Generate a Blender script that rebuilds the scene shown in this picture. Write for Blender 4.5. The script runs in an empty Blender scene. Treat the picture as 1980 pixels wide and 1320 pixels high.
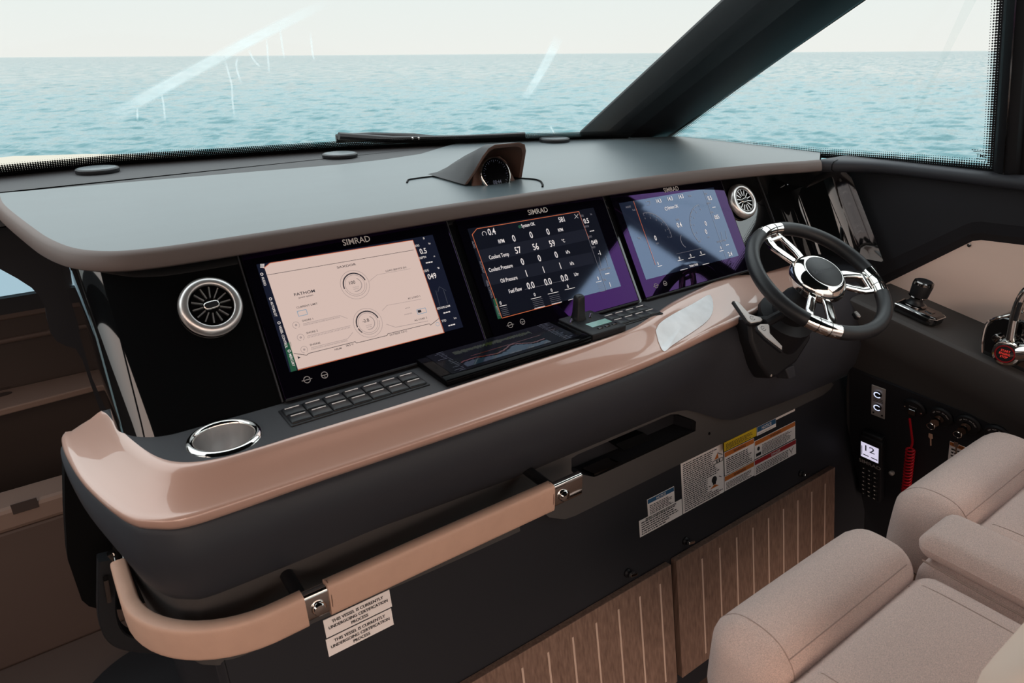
import bpy, bmesh, math, random
import numpy as np
from mathutils import Matrix, Vector
from mathutils.geometry import tessellate_polygon

random.seed(7); np.random.seed(7)
scene = bpy.context.scene
col = scene.collection
R = math.radians

# ------------------------------------------------------------------ camera
# Origin: lower left corner of the left display; X to starboard, Y to the bow, Z up. Cabin floor at FZ.
FZ = -1.10
F_PX = 1320.0; YAW = 0.6219865; ROLL = -0.0066
CAM = np.array([-.302527, -1.070481, .495274])
PITCH = math.atan(556 / F_PX)
_fw = np.array([math.sin(YAW)*math.cos(PITCH), math.cos(YAW)*math.cos(PITCH), -math.sin(PITCH)])
_ri = np.array([math.cos(YAW), -math.sin(YAW), 0.0]); _up = np.cross(_ri, _fw)
_ri, _up = math.cos(ROLL)*_ri + math.sin(ROLL)*_up, -math.sin(ROLL)*_ri + math.cos(ROLL)*_up
cd = bpy.data.cameras.new('camera'); cam = bpy.data.objects.new('camera', cd); col.objects.link(cam)
cd.sensor_width = 36; cd.lens = 36*F_PX/1980; cd.clip_start = .02; cd.clip_end = 20000
cd.dof.use_dof = True; cd.dof.focus_distance = 1.7; cd.dof.aperture_fstop = 8
cam.matrix_world = Matrix(((_ri[0], _up[0], -_fw[0], CAM[0]), (_ri[1], _up[1], -_fw[1], CAM[1]), (_ri[2], _up[2], -_fw[2], CAM[2]), (0, 0, 0, 1)))
scene.camera = cam

# ------------------------------------------------------------------ world, light, exposure
w = bpy.data.worlds.new('sky'); scene.world = w; w.use_nodes = True
nt = w.node_tree; nt.nodes.clear()
def N_(t, **k):
    n = nt.nodes.new(t)
    for a, b in k.items(): setattr(n, a, b)
    return n
tc = N_('ShaderNodeTexCoord'); sx = N_('ShaderNodeSeparateXYZ'); nt.links.new(tc.outputs['Generated'], sx.inputs[0])
rz = N_('ShaderNodeValToRGB'); nt.links.new(sx.outputs['Z'], rz.inputs[0])
rz.color_ramp.elements[0].position = 0.0; rz.color_ramp.elements[0].color = (.868, .862, .822, 1)
rz.color_ramp.elements[1].position = 1.0; rz.color_ramp.elements[1].color = (2.3, 2.5, 2.6, 1)
e = rz.color_ramp.elements.new(.09); e.color = (.815, .862, .842, 1)
e = rz.color_ramp.elements.new(.35); e.color = (1.55, 1.68, 1.70, 1)
dt = N_('ShaderNodeVectorMath', operation='DOT_PRODUCT'); nt.links.new(tc.outputs['Generated'], dt.inputs[0]); dt.inputs[1].default_value = (-.47, -.88, 0)
ry = N_('ShaderNodeMapRange', interpolation_type='SMOOTHSTEP'); ry.inputs['From Min'].default_value = .15; ry.inputs['From Max'].default_value = .95
nt.links.new(dt.outputs['Value'], ry.inputs[0])
mx = N_('ShaderNodeMix', data_type='RGBA'); nt.links.new(ry.outputs[0], mx.inputs['Factor'])
nt.links.new(rz.outputs[0], mx.inputs['A']); mx.inputs['B'].default_value = (2.0, 1.52, 1.28, 1)
bg = N_('ShaderNodeBackground'); bg.inputs['Strength'].default_value = 1.0
nt.links.new(mx.outputs['Result'], bg.inputs[0])
wo = N_('ShaderNodeOutputWorld'); nt.links.new(bg.outputs[0], wo.inputs[0])
# low hazy evening sun astern
sd = bpy.data.lights.new('low_sun', 'SUN'); sd.energy = .8; sd.angle = R(20); sd.color = (1, .80, .66)
so = bpy.data.objects.new('low_sun', sd); col.objects.link(so)
so.rotation_euler = Vector((.40, .82, -.36)).to_track_quat('-Z', 'Y').to_euler()
vs = scene.view_settings
vs.view_transform = 'Standard'; vs.look = 'None'; vs.exposure = 0.1; vs.gamma = 1; vs.use_curve_mapping = False
scene.cycles.use_denoising = True
scene.cycles.max_bounces = 8; scene.cycles.transparent_max_bounces = 16
scene.cycles.caustics_reflective = False; scene.cycles.caustics_refractive = False

# ------------------------------------------------------------------ measuring helpers
def ray(x, y):
    d = _fw + _ri*(x-990)/F_PX - _up*(y-660)/F_PX
    return d/np.linalg.norm(d)
def on(x, y, P, n):
    n = np.array(n, float); d = ray(x, y); t = np.dot(np.array(P)-CAM, n)/np.dot(d, n)
    return CAM + t*d
def onz(x, y, z): return on(x, y, (0, 0, z), (0, 0, 1))
def ony(x, y, Y): return on(x, y, (0, Y, 0), (0, 1, 0))
def onx(x, y, X): return on(x, y, (X, 0, 0), (1, 0, 0))
def FR(o, x, y, z=None):
    x = Vector(x).normalized(); y = Vector(y).normalized()
    z = x.cross(y) if z is None else Vector(z).normalized()
    return Matrix(((x[0], y[0], z[0], o[0]), (x[1], y[1], z[1], o[1]), (x[2], y[2], z[2], o[2]), (0, 0, 0, 1)))
def uv(M, x, y, off=0.0):
    """pixel of the photograph -> plane coordinates in frame M (plane at local z = off)"""
    o = np.array(M.translation); n = np.array(M.col[2][:3]); P = on(x, y, o+n*off, n)
    q = M.inverted() @ Vector(P); return (q.x, q.y)
def T(x, y, z=0.0): return Matrix.Translation((x, y, z))
def RZ(a): return Matrix.Rotation(a, 4, 'Z')

# ------------------------------------------------------------------ materials
def s2l(c): c /= 255.0; return c/12.92 if c <= .04045 else ((c+.055)/1.055)**2.4
def C3(r, g, b): return (s2l(r), s2l(g), s2l(b), 1)
MATS = {}
def mat(name, rgb, rough=.5, metal=0.0, spec=.5, coat=0.0, emis=None, estr=1.0, tint=None, ior=None, bump=None, var=None, sheen=0.0, coat_rough=.03):
    """bump=(scale, strength[, stretch]); var=(scale, amount[, stretch]) mottles the colour"""
    m = bpy.data.materials.new(name); m.use_nodes = True; t = m.node_tree; b = t.nodes['Principled BSDF']
    b.inputs['Base Color'].default_value = C3(*rgb); b.inputs['Roughness'].default_value = rough
    b.inputs['Metallic'].default_value = metal; b.inputs['Specular IOR Level'].default_value = spec
    b.inputs['Coat Weight'].default_value = coat; b.inputs['Coat Roughness'].default_value = coat_rough
    b.inputs['Sheen Weight'].default_value = sheen
    if ior: b.inputs['IOR'].default_value = ior
    if tint: b.inputs['Specular Tint'].default_value = (*tint, 1)
    if emis: b.inputs['Emission Color'].default_value = C3(*emis); b.inputs['Emission Strength'].default_value = estr
    tcn = None
    def coords(stretch):
        tcn = t.nodes.new('ShaderNodeTexCoord'); mp = t.nodes.new('ShaderNodeMapping'); mp.inputs['Scale'].default_value = stretch or (1, 1, 1)
        t.links.new(tcn.outputs['Object'], mp.inputs[0]); return mp.outputs[0]
    if var:
        n = t.nodes.new('ShaderNodeTexNoise'); n.inputs['Scale'].default_value = var[0]; n.inputs['Detail'].default_value = 5
        t.links.new(coords(var[2] if len(var) > 2 else None), n.inputs['Vector'])
        r = t.nodes.new('ShaderNodeMapRange'); r.inputs['To Min'].default_value = 1-var[1]; r.inputs['To Max'].default_value = 1+var[1]
        r.inputs['From Min'].default_value = .25; r.inputs['From Max'].default_value = .75
        t.links.new(n.outputs['Fac'], r.inputs[0])
        mm = t.nodes.new('ShaderNodeVectorMath'); mm.operation = 'SCALE'; mm.inputs[0].default_value = C3(*rgb)[:3]
        t.links.new(r.outputs[0], mm.inputs['Scale']); t.links.new(mm.outputs[0], b.inputs['Base Color'])
    if bump:
        n = t.nodes.new('ShaderNodeTexNoise'); n.inputs['Scale'].default_value = bump[0]; n.inputs['Detail'].default_value = 3
        t.links.new(coords(bump[2] if len(bump) > 2 else None), n.inputs['Vector'])
        bp = t.nodes.new('ShaderNodeBump'); bp.inputs['Strength'].default_value = bump[1]; bp.inputs['Distance'].default_value = .002
        t.links.new(n.outputs['Fac'], bp.inputs['Height']); t.links.new(bp.outputs[0], b.inputs['Normal'])
    MATS[name] = m; return m
def glow(name, rgb, strength=1.0, tint=None, rough=.06, ior=None):
    return mat(name, (6, 6, 8), rough=rough, emis=rgb, estr=strength, tint=tint, ior=ior)

mat('dash_pad', (80, 90, 94), rough=.33, spec=.7, bump=(900, .12), var=(6, .06, (1, 5, 1)))
mat('dash_rear', (50, 50, 52), rough=.6, spec=.4, bump=(900, .12))
mat('dash_lip', (98, 84, 79), rough=.5, spec=.35, bump=(900, .1))
mat('gloss_black', (13, 13, 14), rough=.03, spec=.5, ior=1.9)
mat('shelf_grey', (62, 62, 65), rough=.55, spec=.3, bump=(1200, .1))
mat('rose_band', (194, 156, 141), rough=.3, metal=.1, coat=1.0, spec=.4, coat_rough=.03)
mat('body_grey', (50, 51, 56), rough=.5, spec=.3, bump=(1000, .08))
mat('panel_grey', (70, 67, 66), rough=.55, spec=.25, bump=(1000, .08))
mat('low_black', (34, 34, 38), rough=.6, spec=.25)
mat('matte_black', (25, 25, 28), rough=.5, spec=.3)
mat('rubber_black', (26, 27, 30), rough=.42, spec=.4, bump=(700, .15))
mat('deep_black', (7, 7, 8), rough=.7, spec=.1)
mat('chrome', (225, 222, 218), rough=.06, metal=1.0)
mat('satin_silver', (226, 222, 220), rough=.3, metal=.85)
mat('dark_chrome', (120, 116, 114), rough=.12, metal=1.0)
mat('tan_leather', (198, 160, 140), rough=.5, spec=.3, bump=(500, .15), var=(30, .04))
mat('tan_panel', (232, 204, 190), rough=.6, spec=.2, var=(4, .06, (1, .4, 2)))
mat('cabin_tan', (78, 65, 60), rough=.55, spec=.2, var=(3, .05))
mat('cabin_brown', (58, 49, 46), rough=.55, spec=.2)
mat('cabin_light', (116, 97, 88), rough=.5, spec=.25)
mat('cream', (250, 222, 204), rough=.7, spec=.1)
mat('deck_white', (172, 166, 152), rough=.5, spec=.2)
mat('silver_face', (196, 190, 186), rough=.4, metal=.3)
mat('headliner', (40, 38, 38), rough=.9, spec=.1)
mat('floor_teak', (92, 72, 62), rough=.6, spec=.2, var=(20, .2, (1, 12, 1)))
mat('label_white', (240, 230, 226), rough=.6, spec=.2)
mat('label_black', (26, 24, 26), rough=.6)
mat('label_orange', (196, 108, 42), rough=.6)
mat('label_yellow', (206, 172, 30), rough=.6)
mat('label_red', (164, 30, 34), rough=.6)
mat('label_blue', (34, 84, 122), rough=.6)
mat('seam_thread', (168, 144, 134), rough=.8, spec=.1)
mat('red_cord', (190, 16, 34), rough=.35, spec=.4)
mat('print_white', (236, 228, 222), rough=.5, spec=.2)
mat('print_grey', (170, 164, 164), rough=.5, spec=.2)
mat('inlay', (196, 170, 154), rough=.6)
mat('bezel_glass', (7, 6, 12), rough=.03, ior=1.85, tint=(.27, .03, .55))
mat('flat_glass', (8, 8, 10), rough=.1, ior=1.12)
mat('film_white', (236, 242, 246), rough=.5, spec=.4, var=(25, .10))
mat('hood_brown', (104, 78, 68), rough=.5, spec=.3)
mat('red_glow', (20, 4, 5), emis=(230, 60, 48), estr=.8)
mat('red_ring', (90, 10, 14), rough=.3, emis=(120, 14, 20), estr=.25)
glow('led_white', (214, 224, 255), 1.1)
glow('scr_page', (208, 184, 174), .95, rough=.12)
glow('scr_dark', (19, 21, 30), .8, tint=(.50, .66, 1.0), ior=2.2)
glow('scr_row', (30, 32, 42), .8, tint=(.50, .66, 1.0), ior=2.2)
glow('scr_bar', (24, 28, 44), .8)
glow('scr_blue', (26, 32, 48), .8, tint=(.50, .66, 1.0), ior=2.2)
glow('scr_green', (38, 84, 62), .8)
glow('ink_white', (226, 216, 212), .95)
glow('ink_grey', (120, 116, 122), .9)
glow('ink_dim', (66, 68, 78), .9)
glow('ink_dark', (38, 38, 46), .9)
glow('ink_soft', (142, 128, 126), .95)
glow('ink_blue', (120, 150, 170), .95)
glow('ink_orange', (196, 104, 70), .9)
glow('lcd_teal', (122, 158, 152), .8)
glow('lcd_white', (206, 200, 222), 1.0)
glow('sonar_blue', (32, 48, 58), .6)
glow('sonar_red', (76, 32, 24), .7)
glow('sonar_green', (46, 54, 28), .7)
glow('flat_screen', (14, 15, 20), .8, rough=.15, ior=1.08)
glow('window_glow', (176, 208, 222), .8)

def fabric():
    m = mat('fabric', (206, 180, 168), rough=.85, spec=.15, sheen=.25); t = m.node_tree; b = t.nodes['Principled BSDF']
    tcn = t.nodes.new('ShaderNodeTexCoord')
    hs = []
    for rot, sc, st in ((R(40), 420, (1, 2.6, 1.8)), (R(-35), 900, (1.6, 1, 1.3))):
        mp = t.nodes.new('ShaderNodeMapping'); mp.inputs['Rotation'].default_value = (.35, .5, rot); mp.inputs['Scale'].default_value = st
        t.links.new(tcn.outputs['Object'], mp.inputs[0])
        wv = t.nodes.new('ShaderNodeTexNoise'); wv.inputs['Scale'].default_value = sc; wv.inputs['Detail'].default_value = 2
        t.links.new(mp.outputs[0], wv.inputs['Vector']); hs.append(wv)
    ad = t.nodes.new('ShaderNodeMath'); ad.operation = 'ADD'
    t.links.new(hs[0].outputs['Fac'], ad.inputs[0]); t.links.new(hs[1].outputs['Fac'], ad.inputs[1])
    r = t.nodes.new('ShaderNodeMapRange'); r.inputs['From Min'].default_value = .65; r.inputs['From Max'].default_value = 1.35; r.inputs['To Min'].default_value = .62; r.inputs['To Max'].default_value = 1.2
    t.links.new(ad.outputs[0], r.inputs[0])
    mm = t.nodes.new('ShaderNodeVectorMath'); mm.operation = 'SCALE'; mm.inputs[0].default_value = C3(218, 189, 178)[:3]
    t.links.new(r.outputs[0], mm.inputs['Scale']); t.links.new(mm.outputs[0], b.inputs['Base Color'])
    bp = t.nodes.new('ShaderNodeBump'); bp.inputs['Strength'].default_value = .35; bp.inputs['Distance'].default_value = .002
    t.links.new(ad.outputs[0], bp.inputs['Height']); t.links.new(bp.outputs[0], b.inputs['Normal'])
fabric()
def wood():
    m = mat('teak', (132, 98, 82), rough=.5, spec=.25); t = m.node_tree; b = t.nodes['Principled BSDF']
    tcn = t.nodes.new('ShaderNodeTexCoord'); mp = t.nodes.new('ShaderNodeMapping'); mp.inputs['Scale'].default_value = (60, 60, 2.5)
    t.links.new(tcn.outputs['Object'], mp.inputs[0])
    n = t.nodes.new('ShaderNodeTexNoise'); n.inputs['Scale'].default_value = 3; n.inputs['Detail'].default_value = 6
    t.links.new(mp.outputs[0], n.inputs['Vector'])
    r = t.nodes.new('ShaderNodeValToRGB'); r.color_ramp.elements[0].position = .3; r.color_ramp.elements[0].color = C3(104, 82, 71)
    r.color_ramp.elements[1].position = .7; r.color_ramp.elements[1].color = C3(134, 108, 95)
    t.links.new(n.outputs['Fac'], r.inputs[0]); t.links.new(r.outputs[0], b.inputs['Base Color'])
wood()
def glass(name, tr=(.96, .985, .98), refl=.045):
    m = bpy.data.materials.new(name); m.use_nodes = True; t = m.node_tree; t.nodes.clear()
    o = t.nodes.new('ShaderNodeOutputMaterial'); mi = t.nodes.new('ShaderNodeMixShader'); a = t.nodes.new('ShaderNodeBsdfTransparent')
    g = t.nodes.new('ShaderNodeBsdfGlossy'); a.inputs[0].default_value = (*tr, 1); g.inputs['Roughness'].default_value = 0.0
    mi.inputs[0].default_value = refl
    t.links.new(a.outputs[0], mi.inputs[1]); t.links.new(g.outputs[0], mi.inputs[2]); t.links.new(mi.outputs[0], o.inputs[0]); MATS[name] = m
glass('pane_glass')
def smear(name, alpha, noise):
    m = bpy.data.materials.new(name); m.use_nodes = True; t = m.node_tree; t.nodes.clear()
    o = t.nodes.new('ShaderNodeOutputMaterial'); mi = t.nodes.new('ShaderNodeMixShader'); a = t.nodes.new('ShaderNodeBsdfTransparent')
    g = t.nodes.new('ShaderNodeBsdfTranslucent'); g.inputs[0].default_value = (.50, .55, .55, 1)
    d = t.nodes.new('ShaderNodeBsdfDiffuse'); d.inputs[0].default_value = (.3, .33, .33, 1); m2 = t.nodes.new('ShaderNodeAddShader')
    t.links.new(g.outputs[0], m2.inputs[0]); t.links.new(d.outputs[0], m2.inputs[1])
    n = t.nodes.new('ShaderNodeTexNoise'); n.inputs['Scale'].default_value = noise; tcn = t.nodes.new('ShaderNodeTexCoord')
    u = t.nodes.new('ShaderNodeUVMap'); se = t.nodes.new('ShaderNodeSeparateXYZ'); t.links.new(u.outputs[0], se.inputs[0])
    # soft edges across the streak (uv.y 0..1) and fading ends (uv.x 0..1)
    def tri(sock, p):
        s1 = t.nodes.new('ShaderNodeMath'); s1.operation = 'PINGPONG'; s1.inputs[1].default_value = .5; t.links.new(sock, s1.inputs[0])
        s2 = t.nodes.new('ShaderNodeMapRange'); s2.inputs['From Max'].default_value = p; t.links.new(s1.outputs[0], s2.inputs[0]); return s2.outputs[0]
    m3 = t.nodes.new('ShaderNodeMath'); m3.operation = 'MULTIPLY'; t.links.new(tri(se.outputs[0], .25), m3.inputs[0]); t.links.new(tri(se.outputs[1], .2), m3.inputs[1])
    t.links.new(tcn.outputs['Object'], n.inputs['Vector'])
    m4 = t.nodes.new('ShaderNodeMapRange'); m4.inputs['From Min'].default_value = .3; m4.inputs['From Max'].default_value = .7; m4.inputs['To Min'].default_value = .6; t.links.new(n.outputs[0], m4.inputs[0])
    m5 = t.nodes.new('ShaderNodeMath'); m5.operation = 'MULTIPLY'; t.links.new(m3.outputs[0], m5.inputs[0]); t.links.new(m4.outputs[0], m5.inputs[1])
    m6 = t.nodes.new('ShaderNodeMath'); m6.operation = 'MULTIPLY'; m6.inputs[1].default_value = alpha; t.links.new(m5.outputs[0], m6.inputs[0])
    t.links.new(m6.outputs[0], mi.inputs[0]); t.links.new(a.outputs[0], mi.inputs[1]); t.links.new(m2.outputs[0], mi.inputs[2]); t.links.new(mi.outputs[0], o.inputs[0]); MATS[name] = m
smear('salt_smear', .55, 25); smear('salt_drip', .5, 60)
def frit(name, solid=.15):
    """printed ceramic border: solid towards uv.y = 0, dots shrinking towards uv.y = 1 (uv in metres / band width)"""
    m = bpy.data.materials.new(name); m.use_nodes = True; t = m.node_tree; t.nodes.clear()
    o = t.nodes.new('ShaderNodeOutputMaterial'); mi = t.nodes.new('ShaderNodeMixShader'); a = t.nodes.new('ShaderNodeBsdfTransparent')
    b = t.nodes.new('ShaderNodeBsdfPrincipled'); b.inputs['Base Color'].default_value = C3(14, 15, 17); b.inputs['Roughness'].default_value = .4
    u = t.nodes.new('ShaderNodeUVMap'); u.uv_map = 'dots'; u2 = t.nodes.new('ShaderNodeUVMap'); u2.uv_map = 'band'
    se = t.nodes.new('ShaderNodeSeparateXYZ'); t.links.new(u2.outputs[0], se.inputs[0])
    vo = t.nodes.new('ShaderNodeTexVoronoi'); vo.inputs['Randomness'].default_value = 0; vo.inputs['Scale'].default_value = 1
    vo.voronoi_dimensions = '2D'; t.links.new(u.outputs[0], vo.inputs['Vector'])
    r = t.nodes.new('ShaderNodeMapRange'); r.inputs['From Min'].default_value = solid; r.inputs['From Max'].default_value = 1.0
    r.inputs['To Min'].default_value = .72; r.inputs['To Max'].default_value = .08; t.links.new(se.outputs[1], r.inputs[0])
    l = t.nodes.new('ShaderNodeMath'); l.operation = 'LESS_THAN'; t.links.new(vo.outputs['Distance'], l.inputs[0]); t.links.new(r.outputs[0], l.inputs[1])
    t.links.new(l.outputs[0], mi.inputs[0]); t.links.new(a.outputs[0], mi.inputs[1]); t.links.new(b.outputs[0], mi.inputs[2]); t.links.new(mi.outputs[0], o.inputs[0]); MATS[name] = m
frit('frit_dots')

# ------------------------------------------------------------------ mesh builder
_txt = {}
def text_mesh(s):
    if s in _txt: return _txt[s]
    c = bpy.data.curves.new('t', 'FONT'); c.body = s; c.align_x = 'LEFT'; c.resolution_u = 3; c.offset = .009
    o = bpy.data.objects.new('t', c); me = bpy.data.meshes.new_from_object(o)
    v = [tuple(x.co) for x in me.vertices]; f = [tuple(p.vertices) for p in me.polygons]
    bpy.data.objects.remove(o); bpy.data.curves.remove(c); bpy.data.meshes.remove(me)
    _txt[s] = (v, f); return _txt[s]
I4 = Matrix.Identity(4)
class B:
    def __init__(s): s.v = []; s.f = []; s.uv = None
    def add(s, v, f, M=I4):
        n = len(s.v); s.v += [tuple(M @ Vector(p)) for p in v]; s.f += [tuple(i+n for i in q) for q in f]; return s
    def box(s, x0, x1, y0, y1, z0, z1, M=I4):
        v = [(x, y, z) for z in (z0, z1) for y in (y0, y1) for x in (x0, x1)]
        return s.add(v, [(0, 2, 3, 1), (4, 5, 7, 6), (0, 1, 5, 4), (2, 6, 7, 3), (0, 4, 6, 2), (1, 3, 7, 5)], M)
    def rect(s, x0, x1, y0, y1, z=0.0, M=I4): return s.add([(x0, y0, z), (x1, y0, z), (x1, y1, z), (x0, y1, z)], [(0, 1, 2, 3)], M)
    def line(s, pts, wd, z=0.0, M=I4):
        for (a, b) in zip(pts, pts[1:]):
            d = Vector((b[0]-a[0], b[1]-a[1])); 
            if d.length < 1e-9: continue
            d.normalize(); n = Vector((-d.y, d.x))*wd/2
            s.add([(a[0]+n.x, a[1]+n.y, z), (a[0]-n.x, a[1]-n.y, z), (b[0]-n.x, b[1]-n.y, z), (b[0]+n.x, b[1]+n.y, z)], [(0, 1, 2, 3)], M)
        return s
    def arc(s, cx, cy, r, a0, a1, wd, z=0.0, M=I4, n=None):
        n = n or max(6, int(abs(a1-a0)/.15)); v = []; f = []
        for i in range(n+1):
            a = a0+(a1-a0)*i/n
            for q in (r-wd/2, r+wd/2): v.append((cx+q*math.cos(a), cy+q*math.sin(a), z))
        for i in range(n): f.append((2*i, 2*i+1, 2*i+3, 2*i+2))
        return s.add(v, f, M)
    def prism(s, poly, z0, z1, M=I4, holes=()):
        loops = [list(poly)]+[list(h) for h in holes]
        flat = [p for l in loops for p in l]; k = len(flat)
        tri = tessellate_polygon([[Vector((p[0], p[1], 0)) for p in l] for l in loops])
        v = [(p[0], p[1], z0) for p in flat]+[(p[0], p[1], z1) for p in flat]
        if not holes:
            f = [tuple(range(k))[::-1], tuple(range(k, 2*k))]
        else: f = [tuple(t) for t in tri]+[tuple(i+k for i in t[::-1]) for t in tri]
        o = 0
        for l in loops:
            m = len(l)
            for i in range(m): j = (i+1) % m; f.append((o+i, o+j, o+j+k, o+i+k))
            o += m
        return s.add(v, f, M)
    def loft(s, rows, M=I4, cu=False, cv=False, cap=False):
        n, m = len(rows), len(rows[0]); v = [p for r in rows for p in r]; f = []
        for i in range(n if cu else n-1):
            for j in range(m if cv else m-1):
                a, b = (i+1) % n, (j+1) % m; f.append((i*m+j, i*m+b, a*m+b, a*m+j))
        if cap: f.append(tuple(range(m))[::-1]); f.append(tuple((n-1)*m+j for j in range(m)))
        return s.add(v, f, M)
    def lathe(s, prof, M=I4, n=32, ring=False):
        rows = [[(r*math.cos(2*math.pi*i/n), r*math.sin(2*math.pi*i/n), z) for i in range(n)] for r, z in prof]
        return s.loft(rows, M, cv=True, cu=ring, cap=not ring)
    def tube(s, path, r, n=10, closed=False, M=I4, flat=None, cap=True):
        """flat=(w,h,up): rounded rectangular section instead of a circle"""
        P = [Vector(p) for p in path]; rows = []; k = len(P); up0 = None
        for i in range(k):
            if closed: d = P[(i+1) % k]-P[i-1]
            else: d = P[min(i+1, k-1)]-P[max(i-1, 0)]
            d.normalize(); u = Vector(flat[2]) if flat else (up0 or (Vector((0, 0, 1)) if abs(d.z) < .9 else Vector((1, 0, 0))))
            a = d.cross(u).normalized(); b = a.cross(d).normalized(); up0 = b
            row = []
            rr = r[i] if isinstance(r, (list, tuple)) else r
            for j in range(n):
                t = 2*math.pi*j/n
                if flat:
                    cx, sy = math.cos(t), math.sin(t); q = .35
                    x = math.copysign(abs(cx)**q, cx)*flat[0]/2; y = math.copysign(abs(sy)**q, sy)*flat[1]/2
                else: x, y = rr*math.cos(t), rr*math.sin(t)
                row.append(P[i]+a*x+b*y)
            rows.append(row)
        return s.loft(rows, M, cu=closed, cv=True, cap=cap and not closed)
    def rbox(s, x0, x1, y0, y1, z0, z1, r, M=I4, n=10, puff=0.0):
        hx, hy, hz = (x1-x0)/2, (y1-y0)/2, (z1-z0)/2; c = Vector(((x0+x1)/2, (y0+y1)/2, (z0+z1)/2)); r = min(r, hx, hy, hz)
        idx = {}; v = []; f = []
        g = [-1+2*i/n for i in range(n+1)]
        def samp(t, h):      # denser near the edges
            e = h-r; k = abs(t)
            q = (k/.5)*e if k <= .5 else e+r*math.sin((k-.5)/.5*math.pi/2)*1.0 if False else (k/.5)*e if k <= .5 else e+(k-.5)/.5*r
            return math.copysign(q, t)
        def pt(a, b, d):
            key = (round(a, 5), round(b, 5), round(d, 5))
            if key in idx: return idx[key]
            p = Vector((samp(a, hx), samp(b, hy), samp(d, hz)))
            q = Vector((max(-(hx-r), min(hx-r, p.x)), max(-(hy-r), min(hy-r, p.y)), max(-(hz-r), min(hz-r, p.z))))
            dd = p-q
            if dd.length > 1e-9: p = q+dd.normalized()*r
            if puff: 
                k = (1-a*a)*(1-b*b)*puff*(1 if d > 0 else -1)*(abs(d) > .99); p.z += k
                k = (1-d*d)*(1-b*b)*puff*.6; p.x += math.copysign(k, a) if abs(a) > .99 else 0
                k = (1-d*d)*(1-a*a)*puff*.6; p.y += math.copysign(k, b) if abs(b) > .99 else 0
            idx[key] = len(v); v.append(tuple(p+c)); return idx[key]
        for ax in range(3):
            for sg in (-1, 1):
                for i in range(n):
                    for j in range(n):
                        q = []
                        for (a, b) in ((g[i], g[j]), (g[i+1], g[j]), (g[i+1], g[j+1]), (g[i], g[j+1])):
                            t = [0, 0, 0]; t[ax] = sg; t[(ax+1) % 3] = a; t[(ax+2) % 3] = b; q.append(pt(*t))
                        f.append(tuple(q if sg > 0 else q[::-1]))
        return s.add(v, f, M)
    def text(s, txt, size, M=I4, align='L', sxx=1.0):
        v, f = text_mesh(txt)
        if not v: return s
        x0 = min(p[0] for p in v); x1 = max(p[0] for p in v)
        ox = {'L': -x0, 'C': -(x0+x1)/2, 'R': -x1}[align]
        return s.add([((p[0]+ox)*size*sxx, p[1]*size, 0) for p in v], f, M)
    def build(s, name, m, parent=None, smooth=True, angle=35, bevel=0.0, fix=False, seg=2):
        me = bpy.data.meshes.new(name)
        o3 = Vector(parent['_loc']) if parent else Vector((0, 0, 0))
        me.from_pydata([tuple(Vector(p)-o3) for p in s.v], [], s.f); 
        if fix:
            bm = bmesh.new(); bm.from_mesh(me); bmesh.ops.remove_doubles(bm, verts=bm.verts, dist=1e-6); bmesh.ops.recalc_face_normals(bm, faces=bm.faces); bm.to_mesh(me); bm.free()
        me.update()
        if smooth:
            me.polygons.foreach_set('use_smooth', [True]*len(me.polygons)); me.set_sharp_from_angle(angle=R(angle))
        me.materials.append(MATS[m]); o = bpy.data.objects.new(name, me); col.objects.link(o)
        if parent: o.parent = parent; o['_loc'] = parent['_loc']
        else: o['_loc'] = (0.0, 0.0, 0.0)
        if bevel:
            md = o.modifiers.new('Bevel', 'BEVEL'); md.width = bevel; md.segments = seg; md.limit_method = 'ANGLE'; md.angle_limit = R(30)
        return o
def thing(name, label, cat, loc, group=None):
    o = bpy.data.objects.new(name, None); col.objects.link(o); o.location = loc; o.empty_display_size = .05
    o['label'] = label; o['category'] = cat; o['_loc'] = tuple(float(x) for x in loc)
    if group: o['group'] = group
    return o
def tag(o, label, cat, group=None):
    o['label'] = label; o['category'] = cat
    if group: o['group'] = group
    return o
def struct(o, label=None):
    o['kind'] = 'structure'
    if label: o['label'] = label
    return o
def interp(x, xs, ys): return float(np.interp(x, xs, ys))
def smooth_curve(pts, n):
    """Catmull-Rom resample"""
    P = [np.array(p, float) for p in pts]; P = [2*P[0]-P[1]]+P+[2*P[-1]-P[-2]]; out = []
    for i in range(1, len(P)-2):
        for k in range(n):
            t = k/n; a, b, c, d = P[i-1:i+3]
            out.append(.5*((2*b)+(-a+c)*t+(2*a-5*b+4*c-d)*t*t+(-a+3*b-3*c+d)*t**3))
    out.append(P[-2]); return [tuple(p) for p in out]

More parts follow.
